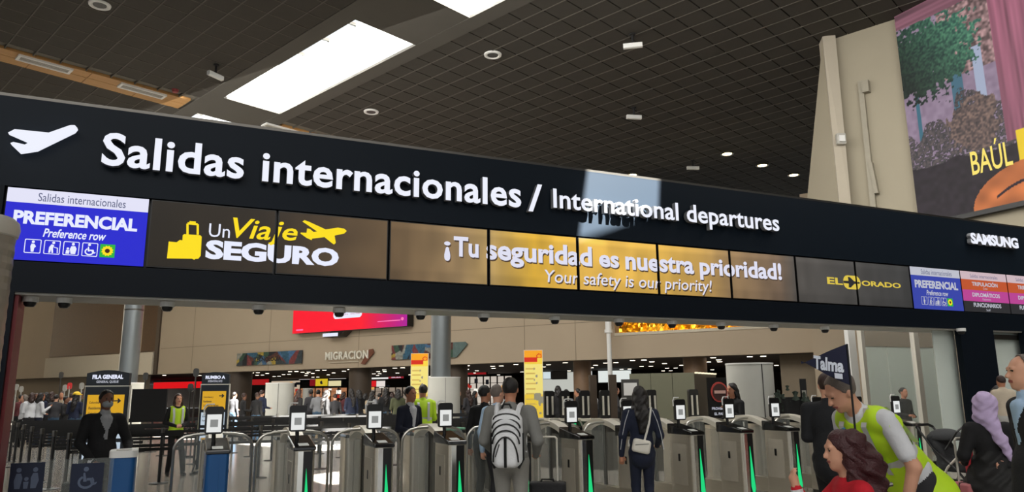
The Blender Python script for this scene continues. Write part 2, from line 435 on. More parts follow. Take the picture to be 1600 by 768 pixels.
for (x, y, lab) in ((1136, 239, 'lit ceiling spotlight, left one of the three in the brown corner'), (1191, 257, 'lit ceiling spotlight, middle one of the three in the brown corner'),
        (1240, 272, 'lit ceiling spotlight, right one of the three, beside the beige pier'), (988, 272, 'lit ceiling spotlight peeking over the top edge of the sign')):
    u, v = ceil_uv(x, y); t = empty('ceiling_spotlight', CE(u, v, Z), 0, lab, 'spotlight', 'warm ceiling spotlights')
    MB().lathe([(0.2, 0.0), (0.24, -0.06), (0.3, -0.05), (0.3, 0)], 20).build('trim_ring', M_steel_d, t)
    MB().cyl(0, 0, -0.05, 0, 0.2, 18).build('lamp_face', M_lampw, t)

# ------------------------------------------------------------------ pier with slanted fin, and the wall that carries the advertisement
pr = empty('wall_right', (0, 0, 0), kind='structure')
def quadprism(pts, z0, z1): 
    mb = MB(); n = len(pts); mb.add([(p.x, p.y, z0) for p in pts] + [(p.x, p.y, z1) for p in pts], [tuple(range(n))[::-1], tuple(range(n, 2 * n))] + [(i, (i + 1) % n, (i + 1) % n + n, i + n) for i in range(n)]); return mb
pc = CE(21.8, 5.33, 0); AB = rad(25.5); BU, BV = lay(AB)
pe = CE(21.8, 7.0, 0)
zb = 4.5
pier = quadprism([pc, pc + BU * 1.2, CE(23.2, 7.0, 0), pe], zb, Z + 0.05)
pier.build('pier', M_stone, pr)
# raking fin plate left of the pier
e0, e1 = CE(21.45, 7.2, 0), CE(21.6, 6.95, 0)
mb = MB()
def pt(x, y, Y): return at(x, y, Y)
fin = [pt(1285, 57, 20.5), pt(1305, 53, 20.45), pt(1331, 330, 20.4), pt(1313, 330, 20.5)]
bk = [p + Vector((0.1, 0.5, 0)) for p in fin]
mb.add(fin + bk, [(0, 3, 2, 1), (4, 5, 6, 7), (0, 1, 5, 4), (1, 2, 6, 5), (2, 3, 7, 6), (3, 0, 4, 7)])
mb.build('fin_edge', mat('fin_plaster', (176, 167, 150), 0.85, vary=0.03), pr)
a = [pt(1285.5, 58, 20.55), pt(1313.5, 330, 20.55), pt(1260, 330, 22.3), pt(1262, 300, 22.3)]
bk = [p + Vector((0.3, 0.2, 0)) for p in a]
mb = MB().add(a + bk, [(0, 1, 2, 3), (7, 6, 5, 4), (0, 4, 5, 1), (1, 5, 6, 2), (2, 6, 7, 3), (3, 7, 4, 0)])
mb.build('raking_side', M_stone, pr)
# conduit and outlet box on the pier
mb = MB(); cdir = CV
def pp(v, z, o=0.0): return CE(21.8 - o, v, z)
u_, z_ = 0, 0
def pier_vz(x, y):
    d = ray(x, y); p = EYEV + d * (21.8 / d.dot(CU)); return p.dot(CV), p.z
t = empty('cable_duct', pp(*pier_vz(1352, 335), 0), 0, 'grey vertical cable duct with offset covers on the beige pier', 'duct')
base = t.location.copy()
def duct(p0, p1, w, dpt, nm):
    (va, za), (vb, zb_) = pier_vz(*p0), pier_vz(*p1)
    mb = MB(); vs = []
    for (v, z) in ((va - w, za), (va + w, za), (vb + w, zb_), (vb - w, zb_)):
        vs.append(pp(v, z, dpt) - base)
    vs += [p + CU * dpt for p in vs]
    mb.add(vs, [(0, 1, 2, 3), (7, 6, 5, 4), (0, 4, 5, 1), (1, 5, 6, 2), (2, 6, 7, 3), (3, 7, 4, 0)]); mb.build(nm, mat('duct_grey', (150, 144, 128), 0.6), t)
duct((1346, 128), (1367, 330), 0.07, 0.12, 'duct_run'); duct((1354, 128), (1356, 146), 0.09, 0.2, 'elbow_box'); duct((1362, 255), (1372, 303), 0.05, 0.16, 'duct_cover')
px = pt(1315, 216, 20.3)
t = empty('wall_lamp', px, 0, 'small square lamp bracket on the edge of the pale fin', 'lamp')
MB().rbox(-0.13, 0.13, 0, 0.1, -0.16, 0.16, 0.03, axis='y').build('plate', M_soffit, t); MB().box(-0.08, 0.08, -0.05, 0, -0.1, 0.08).build('lens', M_white, t)
# advertisement
ad0 = Vector((11.06, 19.41, 0)); BD = -BV  # towards the camera
bw, z0, z1 = 4.2, 5.93, 12.0
def ad_fn(U, V):
    # U from the far edge towards the camera, V upward
    n = len(U); col = np.zeros((n, 3)); 
    wall = np.array([148, 128, 150]); col[:] = wall
    g = vnoise(U * 40, V * 60, 3); col += (g[:, None] - 0.5) * 25
    vine = (V > 0.60) & (U > 0.28); k = vnoise(U * 60, V * 95, 5)
    col[vine] = np.array([150, 120, 120]) * (0.5 + 0.9 * k[vine])[:, None]
    w = (np.abs(U - 0.50) < 0.03) & (V > 0.32) & (V < 0.7); col[w] = (170, 180, 205)
    w = (np.abs(U - 0.36) < 0.035) & (V > 0.36) & (V < 0.62); col[w] = (70, 110, 130)
    w = (np.abs(U - 0.09) < 0.015) & (V > 0.36) & (V < 0.58); col[w] = (60, 110, 130)
    # tree crown
    kk = vnoise(U * 34, V * 50, 7); k3 = vnoise(U * 90, V * 130, 8)
    cr = ((U - 0.17) / 0.33) ** 2 + ((V - 0.74) / 0.19) ** 2 + (kk - 0.5) * 1.1 + (k3 - 0.5) * 0.8 < 1.0
    dk = np.clip(1.1 - (U * 1.6 + (V - 0.6) * 1.2), 0, 1)
    tc = np.stack([30 + 60 * k3, 62 + 85 * k3, 58 + 55 * k3], 1) * (0.35 + 0.95 * (1 - dk))[:, None]
    col[cr] = tc[cr]
    # shrubs and dark ground
    sh = (V < 0.36 + 0.10 * vnoise(U * 14, V * 3, 9) + 0.12 * np.exp(-((U - 0.42) / 0.12) ** 2)) & (k3 > 0.25)
    sc = np.stack([35 + 75 * k3, 38 + 58 * k3, 44 + 52 * k3], 1); col[sh] = sc[sh]
    br = ((U - 0.43) / 0.16) ** 2 + ((V - 0.37) / 0.12) ** 2 + (kk - 0.5) < 0.9
    bc = np.stack([60 + 90 * k3, 52 + 70 * k3, 55 + 55 * k3], 1); col[br & (V < 0.56)] = bc[br & (V < 0.56)]
    gd = V < 0.23 + 0.04 * vnoise(U * 10, V * 0, 2); col[gd] = (np.array([42, 34, 42]) * (0.7 + 0.5 * kk[gd])[:, None])
    # pink cloth frame
    top = V > 0.915 + 0.02 * (vnoise(U * 3, V * 0, 1)); s = vnoise(U * 2, V * 90, 4)
    col[top] = (np.array([128, 84, 98]) * (0.7 + 0.5 * s[top])[:, None])
    rt = (U > 0.60) & (V > 0.25); s2 = vnoise(U * 70, V * 4, 6); col[rt] = (np.array([158, 96, 116]) * (0.75 + 0.45 * s2[rt])[:, None])
    # yellow block and orange hat
    yb = (U > 0.655) & (V > 0.13) & (V < 0.285); col[yb] = (250, 214, 40)
    hat = ((U - 0.78) / 0.42) ** 2 + ((V - 0.0) / 0.17) ** 2 < 1.0; hat &= U > 0.36
    hc = np.array([226, 128, 70]) * (0.75 + 0.35 * vnoise(U * 12, V * 20, 11))[:, None]; col[hat] = hc[hat]
    bnd = np.abs(V - (0.085 - 1.0 * (U - 0.72) ** 2 - 0.0)) < 0.006; col[bnd & hat & (U > 0.5)] = (40, 26, 40)
    return col
ad = empty('advertising_billboard', ad0 + Vector((0, 0, z0)), AB - rad(90), 'large lit billboard of a garden tree behind pink cloth reading BAÚL', 'billboard')
# local x runs towards the camera
paint('poster_print', bw, z1 - z0, 190, 260, ad_fn, vcmat('billboard_print', 0.5, 0.85), ad, y=-0.09)
MB().box(0, bw, -0.08, 0.02, 0, z1 - z0).build('backing', M_blackm, ad)
MB().box(-0.0, bw, -0.14, 0.02, -0.12, 0.0).build('bottom_rail', M_black, ad)
put_text('BAÚL', (1.60, 2.60, 0.92, 1.70), glow('ad_letter', (250, 226, 110), 1.0), ad, y=-0.1, offset=0.01)
wallb = MB(); p0 = pc; p1 = pc + BD * 6
quadprism([p0, p0 + BU * 0.6, p1 + BU * 0.6, p1], zb, Z + 0.05).build('advert_wall', M_stone, pr)
# ------------------------------------------------------------------ overhead sign gantry (local x along the gate row, y away from the camera)
D0 = 8.1
ZB, ZS0, ZS1, ZT = 2.56, 2.862, 3.553, 4.452
gan = empty('overhead_sign', G(0, D0, 0), AG, 'long black gantry sign reading Salidas internacionales over the row of gates', 'sign')
UL, UR = -4.2, 17.5
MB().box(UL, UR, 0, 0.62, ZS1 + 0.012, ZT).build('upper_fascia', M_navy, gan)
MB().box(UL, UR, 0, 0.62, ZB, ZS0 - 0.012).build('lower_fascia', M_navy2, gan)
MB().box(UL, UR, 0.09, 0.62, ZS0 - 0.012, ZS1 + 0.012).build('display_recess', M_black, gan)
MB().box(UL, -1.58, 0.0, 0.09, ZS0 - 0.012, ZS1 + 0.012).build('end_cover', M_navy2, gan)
MB().box(UL, UR, 0.03, 0.6, ZB - 0.02, ZB).build('soffit', M_soffit, gan)
MB().box(UL, UR, 0.0, 0.03, ZT, ZT + 0.03).build('top_edge', M_steel_d, gan)
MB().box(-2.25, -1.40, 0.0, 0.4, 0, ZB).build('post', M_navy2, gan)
MB().box(-1.40, -1.37, 0.06, 0.40, 0, ZB).build('post_reflection', M_red_refl, gan)  # inner post face; its red reflection is put into the colour
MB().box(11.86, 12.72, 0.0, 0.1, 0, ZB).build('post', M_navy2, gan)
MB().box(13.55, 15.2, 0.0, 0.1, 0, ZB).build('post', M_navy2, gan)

def R(xl, yt, xr, yb, d=8.08):        # rectangle (u0,u1,z0,z1) from photo corners: left-top, right-bottom
    u0, za = gp(xl, yt, d); u1, zb_ = gp(xr, yb, d); return u0, u1, zb_, za
# main channel letters
def channel(s, u0, u1, z0, z1, off, **k):
    v, f = text_fit(s, u0, u1, z0, z1, y=-0.035, depth=0.07, offset=off, **k)
    for lv, lf in islands(v, f):
        n = len(lv); mi = []
        b = MB()
        for q in lf:
            ys = lv[list(q)][:, 1]; b.cur = 0 if ys.max() < -0.1 else 1
            b.add([lv[i] for i in q], [tuple(range(len(q)))])
        me = b.mesh('letter', [M_fascia_w, M_letter_side])
        o = bpy.data.objects.new('letter', me); C.objects.link(o); o.parent = gan
uS, zS = gp(160, 248); u_s, _ = gp(813, 310)
channel('Salidas internacionales', gp(160, 230, 8.0)[0], gp(814, 300, 8.0)[0], 3.83, 4.175, 0.022, spacing=1.05)
channel('/', gp(825, 300, 8.0)[0], gp(847, 300, 8.0)[0], 3.80, 4.16, 0.012)
channel('International departures', gp(864, 300, 8.0)[0], gp(1217, 350, 8.0)[0], 3.80, 4.13, 0.018, spacing=1.02)
channel('SAMSUNG', gp(1518, 385, 8.0)[0], gp(1592, 390, 8.0)[0], 4.02, 4.215, 0.05, spacing=0.95)
pl = [(37, 612), (68, 596), (225, 612), (325, 577), (345, 577), (357, 590), (345, 605), (170, 690), (92, 702), (48, 660), (62, 655), (115, 667), (135, 655)]
pts = [gp(x / 2.954, y / 2.954, 8.0) for x, y in pl]
b = MB(); b.poly(pts, -0.105, -0.035); b.build('aeroplane_emblem', M_fascia_w, gan)

# video wall
glow('white_print', (232, 236, 255), 1.0)
W_P = glow('white_print', (232, 236, 255), 1.0); Y_P = glow('yellow_print', (252, 222, 22), 1.0); B_P = glow('blue_print', (34, 36, 205), 1.0)
BL_P = glow('slate_print', (92, 98, 130), 1.0); K_P = glow('dark_print', (62, 50, 34), 0.7); P_P = glow('pale_print', (226, 226, 246), 1.0)
O_P = glow('orange_print', (196, 84, 40), 0.9); M_P = glow('magenta_print', (190, 66, 150), 0.9); G_P = glow('green_print', (40, 178, 60), 1.0)
BR_P = glow('umber_print', (60, 30, 10), 1.0); B2_P = glow('blue_print_right', (52, 68, 176), 0.85); Y2_P = glow('gold_print', (222, 196, 70), 0.95)
W2_P = glow('grey_print', (196, 198, 210), 0.9); D2_P = glow('ink_print', (36, 36, 40), 0.9); WW_P = glow('soft_white_print', (222, 222, 240), 1.0); SH_P = glow('shade_print', (86, 66, 50), 0.8)
US = [-1.564, -0.337] + [0.905 + 1.2385 * k for k in range(0, 11)]
stops = [(-0.3, (34, 28, 20)), (0.9, (48, 39, 29)), (1.5, (78, 62, 44)), (2.2, (106, 85, 60)), (3.0, (150, 124, 88)), (3.4, (176, 146, 92)), (4.0, (224, 176, 60)), (4.7, (232, 184, 82)),
         (5.9, (214, 170, 78)), (6.6, (196, 156, 84)), (7.1, (150, 122, 86)), (8.0, (118, 98, 80)), (8.35, (84, 80, 76)), (9.5, (72, 70, 68)), (10.8, (58, 58, 58))]
def wall_fn(ua, ub, seed):
    def fn(U, V):
        uu = ua + U * (ub - ua)
        c = np.stack([np.interp(uu, [s[0] for s in stops], [s[1][k] for s in stops]) for k in range(3)], 1)
        n = vnoise(uu * 3.2 + 7, V * 3, 21) * 0.5 + vnoise(uu * 9, V * 2.2, 22) * 0.5
        bri = 0.86 + 0.28 * n
        if ua > 1.5: bri = bri + 0.10 * (V > 0.9) - 0.06 * (V < 0.2)
        return c * bri[:, None]
    return fn
scr = vcmat('screen_picture', 0.35, 0.92)
labs = {1: 'video wall screen showing a yellow suitcase and most of Un Viaje Seguro', 2: 'video wall screen with the yellow aeroplane and the letters URO',
        3: 'blank tan video wall screen with the small mark before Tu', 4: 'golden video wall screen reading seguridad', 5: 'golden video wall screen reading es nuest and safety',
        6: 'golden video wall screen with the letters ra pri and pri', 7: 'brownish video wall screen reading the end of prioridad', 8: 'dark grey video wall screen with the left half of the yellow EL DORADO logo',
        9: 'dark grey video wall screen with the right half of the yellow EL DORADO logo'}
screens = {}
for k in range(1, 10):
    ua, ub = US[k] + 0.012, US[k + 1] - 0.012
    s = empty('display_screen', G(ua, D0, ZS0), AG, labs[k], 'screen', 'video wall screens on the gantry'); screens[k] = (s, ua, ub)
    w, h = ub - ua, ZS1 - ZS0
    MB().box(0, w, 0.012, 0.085, 0.0, h).build('housing', M_black, s)
    paint('picture', w - 0.02, h - 0.02, 24, 14, wall_fn(ua, ub, k), scr, s, loc=(0.01, 0.008, 0.01))
def wall_text(name, v, f, m, yy=0.004):
    for k, (s, ua, ub) in screens.items():
        if v[:, 0].max() < ua or v[:, 0].min() > ub: continue
        c = clip_x(v, f, ua + 0.004, ub - 0.004)
        if not c.v: continue
        c.v = [(x - ua, yy, z - ZS0) for x, y, z in c.v]
        if name == 'lettering' and m is not SH_P:
            for lv, lf in islands(np.array(c.v), c.f): MB().add(lv.tolist(), lf).build('letter', m, s)
        else: c.build(name, m, s)
def wtext(s, u0, u1, z0, z1, m, yy=0.004, **k):
    v, f = text_fit(s, u0, u1, z0, z1, **k); wall_text('lettering', v, f, m, yy)
def wpoly(pts, m, name='emblem', yy=0.004):
    b = MB(); b.poly(pts, 0, None); wall_text(name, np.array(b.v), b.f, m, yy)
D1 = 8.1
def px1(x, y): return gp(240 + x / 5.0, 320 + y / 5.0, D1)   # positions read from an enlargement of the left screens
# suitcase
wpoly([px1(*p) for p in ((118, 284), (180, 290), (205, 272), (225, 275), (228, 235), (240, 226), (365, 236), (376, 246), (368, 395), (350, 418), (325, 420), (318, 428), (300, 418), (104, 416))], Y_P)
def stroke(pts, w):
    b = MB(); b.tube([(p[0], 0, p[1]) for p in pts], w, 4); return b
for (p, q) in (((265, 228), (265, 145)), ((345, 232), (345, 150)), ((265, 142), (345, 150)), ((280, 132), (330, 136))):
    a, c = px1(*p), px1(*q); n = Vector((c[1] - a[1], -(c[0] - a[0]))).normalized() * 0.011
    wpoly([(a[0] + n.x, a[1] + n.y), (c[0] + n.x, c[1] + n.y), (c[0] - n.x, c[1] - n.y), (a[0] - n.x, a[1] - n.y)], Y_P)
def RR(x0, y0, x1, y1, f): a = f(x0, y0); c = f(x1, y1); return (a[0], c[0], c[1], a[1])
wtext('Un', *RR(437, 142, 594, 258, px1), W_P, offset=0.0)
wtext('Via', *RR(622, 96, 912, 275, px1), Y_P, offset=0.012, shear=0.25)
wtext('j', *RR(905, 122, 1010, 322, px1), Y_P, offset=0.012, shear=0.25)
wtext('e', *RR(1010, 176, 1122, 282, px1), Y_P, offset=0.015, shear=0.2)
wtext('SEGURO', *RR(412, 268, 1445, 482, px1), W_P, yy=0.005, offset=0.05)
wpoly([px1(*p) for p in ((1162, 128), (1180, 118), (1210, 128), (1345, 190), (1440, 176), (1490, 184), (1510, 202), (1490, 222), (1415, 238), (1424, 295), (1410, 308), (1392, 296), (1335, 250), (1240, 262), (1235, 274), (1195, 256), (1148, 222), (1150, 214), (1195, 216), (1200, 182), (1222, 186), (1250, 210), (1278, 206))], Y_P)
# slogan
def sh(s, u0, u1, z0, z1, **k):
    wtext(s, u0 + 0.012, u1 + 0.012, z0 - 0.018, z1 - 0.018, SH_P, yy=0.006, **k); wtext(s, u0, u1, z0, z1, WW_P, yy=0.003, **k)
zc = 3.16
sh('¡', gp(694, 390)[0], gp(704, 390)[0], 3.125, 3.36, offset=0.02)
sh('Tu', gp(709, 390)[0], gp(748, 390)[0], 3.185, 3.43, offset=0.03)
sh('seguridad', gp(760, 390)[0], gp(925, 400)[0], 3.10, 3.435, offset=0.03)
sh('es', gp(936, 400)[0], gp(967, 400)[0], 3.18, 3.345, offset=0.03)
sh('nuestra', gp(977, 400)[0], gp(1084, 410)[0], 3.17, 3.39, offset=0.03)
sh('prioridad!', gp(1093, 410)[0], gp(1221, 420)[0], 3.10, 3.425, offset=0.03)
sh('Your safety is our priority!', gp(851, 430)[0], gp(1112, 440)[0], 2.89, 3.10, offset=0.004, shear=0.12)
# EL DORADO
def px2(x, y): return gp(1240 + x / 4.444, 380 + y / 4.444, D1)
wtext('EL', *RR(232, 232, 345, 288, px2), Y2_P, offset=0.03)
wtext('ORADO', *RR(472, 256, 748, 312, px2), Y2_P, offset=0.03)
def rrect(u0, u1, z0, z1, r, sides='all', n=4):
    P = []
    for (cx, cz, st) in ((u1 - r, z1 - r, 0), (u0 + r, z1 - r, 90), (u0 + r, z0 + r, 180), (u1 - r, z0 + r, 270)):
        for k in range(n + 1): t = rad(st + 90 * k / n); P.append((cx + r * math.cos(t), cz + r * math.sin(t)))
    return P
e = RR(342, 218, 472, 322, px2)
wpoly(rrect(*e, 0.10), Y2_P, yy=0.005)
eu, ew, ez, eh = e[0], e[1] - e[0], e[2], e[3] - e[2]
ff = lambda x, z: (eu + x * ew, ez + z * eh)
wpoly([ff(*p) for p in ((0.0, 0.58), (0.3, 0.60), (0.28, 0.88), (0.4, 0.88), (0.62, 0.6), (0.9, 0.56), (0.98, 0.5), (0.9, 0.44), (0.62, 0.4), (0.4, 0.12), (0.28, 0.12), (0.3, 0.4), (0.0, 0.42))], D2_P, yy=0.003)

# lane screens
def figure_polys(kind):
    if kind == 'pregnant': return [[(0.42, 0.1), (0.58, 0.1), (0.6, 0.38), (0.7, 0.48), (0.6, 0.66), (0.42, 0.68), (0.36, 0.5)], rrect(0.42, 0.60, 0.72, 0.90, 0.08)]
    if kind == 'elder': return [[(0.3, 0.1), (0.42, 0.1), (0.46, 0.36), (0.5, 0.1), (0.6, 0.1), (0.56, 0.45), (0.62, 0.66), (0.45, 0.72), (0.32, 0.5)], rrect(0.48, 0.66, 0.74, 0.92, 0.08), [(0.6, 0.55), (0.86, 0.48), (0.88, 0.1), (0.82, 0.1), (0.8, 0.44), (0.6, 0.5)]]
    if kind == 'child': return [[(0.5, 0.1), (0.78, 0.1), (0.84, 0.5), (0.74, 0.68), (0.5, 0.66), (0.42, 0.45)], rrect(0.52, 0.70, 0.72, 0.92, 0.08), [(0.18, 0.1), (0.4, 0.1), (0.42, 0.36), (0.2, 0.38)], rrect(0.22, 0.38, 0.4, 0.56, 0.07)]
    if kind == 'wheelchair':
        ring = []
        for k in range(13): t = rad(120 + 280 * k / 12); ring.append((0.48 + 0.3 * math.cos(t), 0.35 + 0.27 * math.sin(t)))
        for k in range(12, -1, -1): t = rad(120 + 280 * k / 12); ring.append((0.48 + 0.21 * math.cos(t), 0.35 + 0.18 * math.sin(t)))
        return [ring, rrect(0.36, 0.54, 0.76, 0.94, 0.08), [(0.38, 0.36), (0.5, 0.36), (0.5, 0.5), (0.7, 0.5), (0.76, 0.3), (0.88, 0.34), (0.84, 0.24), (0.68, 0.2), (0.62, 0.4), (0.5, 0.4), (0.42, 0.72), (0.36, 0.7)]]
    if kind == 'family': return [[(0.12, 0.1), (0.3, 0.1), (0.36, 0.5), (0.3, 0.68), (0.14, 0.68), (0.08, 0.4)], rrect(0.13, 0.3, 0.72, 0.9, 0.08), [(0.66, 0.1), (0.84, 0.1), (0.92, 0.4), (0.86, 0.68), (0.7, 0.68), (0.64, 0.5)], rrect(0.69, 0.86, 0.72, 0.9, 0.08), [(0.42, 0.1), (0.56, 0.1), (0.58, 0.36), (0.4, 0.36)], rrect(0.42, 0.57, 0.39, 0.54, 0.07)]
def icon(parent, kind, x, z, s, m, y=-0.003, frame=True):
    b = MB()
    for P in figure_polys(kind): b.poly([(x + p[0] * s, z + p[1] * s) for p in P], y, None)
    if frame:
        o, i = rrect(x, x + s, z, z + s, s * .08), rrect(x + s * .05, x + s * .95, z + s * .05, z + s * .95, s * .06)
        n = len(o); b.add([(p[0], y, p[1]) for p in o] + [(p[0], y, p[1]) for p in i], [(k, (k + 1) % n, (k + 1) % n + n, k + n) for k in range(n)][0:])
    return b.build('pictogram', m, parent)
def flatrect(m, parent, name, x0, x1, z0, z1, y): 
    return MB().add([(x0, y, z0), (x1, y, z0), (x1, y, z1), (x0, y, z1)], [(0, 1, 2, 3)]).build(name, m, parent)
def pref_screen(ua, ub, blue, white, lab):
    s = empty('lane_screen', G(ua, D0, ZS0), AG, lab, 'screen'); w, h = ub - ua, ZS1 - ZS0
    MB().box(0, w, 0.012, 0.085, 0.0, h).build('housing', M_black, s)
    flatrect(blue, s, 'blue_field', 0.0, w, 0, h * 0.80, 0.008); flatrect(P_P if white is W_P else W2_P, s, 'heading_band', 0.0, w, h * 0.80, h, 0.008)
    put_text('Salidas internacionales', (0.21 * w, 0.83 * w, h * 0.835, h * 0.955), BL_P, s, y=0.004, offset=0.003)
    put_text('PREFERENCIAL', (0.06 * w, 0.93 * w, h * 0.50, h * 0.69), white, s, y=0.004, offset=0.045)
    put_text('Preference row', (0.27 * w, 0.71 * w, h * 0.335, h * 0.46), white, s, y=0.004, offset=0.02, shear=0.25)
    for k, kd in enumerate(('pregnant', 'elder', 'child', 'wheelchair')): icon(s, kd, w * (0.155 + 0.131 * k), h * 0.10, w * 0.112, white, y=0.004)
    x = w * 0.675; z = h * 0.10; q = w * 0.108
    flatrect(G_P, s, 'flower_badge', x, x + q, z, z + q, 0.004)
    P = [(x + q * (0.5 + (0.42 if k % 2 else 0.33) * math.cos(rad(k * 15))), z + q * (0.5 + (0.42 if k % 2 else 0.33) * math.sin(rad(k * 15)))) for k in range(24)]
    MB().poly(P, 0.003, None).build('petals', Y_P, s)
    MB().poly([(x + q * (0.5 + 0.17 * math.cos(rad(k * 30))), z + q * (0.5 + 0.17 * math.sin(rad(k * 30)))) for k in range(12)], 0.002, None).build('flower_heart', BR_P, s)
    return s
pref_screen(US[0] + 0.01, US[1] - 0.012, B_P, W_P, 'bright blue PREFERENCIAL lane screen with five pictograms at the left end of the gantry')
pref_screen(US[10] + 0.012, US[11] - 0.012, B2_P, W2_P, 'smaller blue PREFERENCIAL lane screen right of the EL DORADO logo')
def crew_screen(ua, ub, lab):
    s = empty('lane_screen', G(ua, D0, ZS0), AG, lab, 'screen'); w, h = ub - ua, ZS1 - ZS0
    MB().box(0, w, 0.012, 0.085, 0.0, h).build('housing', M_black, s)
    flatrect(glow('pink_band', (212, 188, 196), 0.9), s, 'heading_band', 0, w, h * 0.80, h, 0.008)
    flatrect(O_P, s, 'orange_band', 0, w, h * 0.54, h * 0.80, 0.008); flatrect(M_P, s, 'magenta_band', 0, w, h * 0.26, h * 0.54, 0.008); flatrect(D2_P, s, 'dark_band', 0, w, 0, h * 0.26, 0.008)
    put_text('Salidas internacionales', (0.2 * w, 0.8 * w, h * 0.85, h * 0.94), BL_P, s, y=0.004)
    put_text('TRIPULACIÓN', (0.22 * w, 0.78 * w, h * 0.645, h * 0.77), W2_P, s, y=0.004, offset=0.03); put_text('Crew', (0.45 * w, 0.55 * w, h * 0.565, h * 0.62), W2_P, s, y=0.004)
    put_text('DIPLOMÁTICOS', (0.2 * w, 0.8 * w, h * 0.375, h * 0.50), W2_P, s, y=0.004, offset=0.03); put_text('Diplomats', (0.41 * w, 0.59 * w, h * 0.285, h * 0.345), W2_P, s, y=0.004)
    put_text('FUNCIONARIOS', (0.2 * w, 0.8 * w, h * 0.12, h * 0.225), W2_P, s, y=0.004, offset=0.03); put_text('Staff', (0.46 * w, 0.55 * w, h * 0.03, h * 0.085), W2_P, s, y=0.004)
crew_screen(US[11] + 0.012, US[12] - 0.012, 'orange and magenta crew lane screen beside the smaller blue screen')
crew_screen(US[12] + 0.012, US[12] + 1.2265, 'orange and magenta crew lane screen cut by the right edge of the photo')

# dome cameras under the soffit
doms = [(49, 'leftmost, beside the post with the red reflection'), (102, 'second from the left post'), (262, 'left of the two before the red screen'), (404, 'just left of the red screen'), (529, 'in front of the red screen'),
        (655, 'left of the grey column top'), (753, 'right of the grey column'), (863, 'over the backpack traveller'), (962, 'over the tracksuit traveller'), (1044, 'under the gold foil'), (1120, 'right of the middle of the gold foil'),
        (1201, 'over the right end of the gold foil'), (1280, 'left of the pale door frame'), (1498, 'on the dark post at the right')]
for x, w in doms:
    u, z = gp(x, 470, D0 + 0.28)
    if x > 1480: u, z = gp(x, 515, D0 - 0.04); pos = G(u, D0 - 0.08, ZB + 0.0)
    else: pos = G(u, D0 + 0.22, ZB - 0.02)
    t = empty('dome_camera', pos, AG, 'small dome camera under the gantry, ' + w, 'camera', 'dome cameras under the gantry')
    MB().cyl(0, 0, -0.05, 0, 0.07, 16).build('mount', M_white, t)
    MB().lathe([(0.055, -0.05), (0.052, -0.075), (0.035, -0.095), (0.001, -0.10)], 14).build('dome', M_black, t, smooth=True)

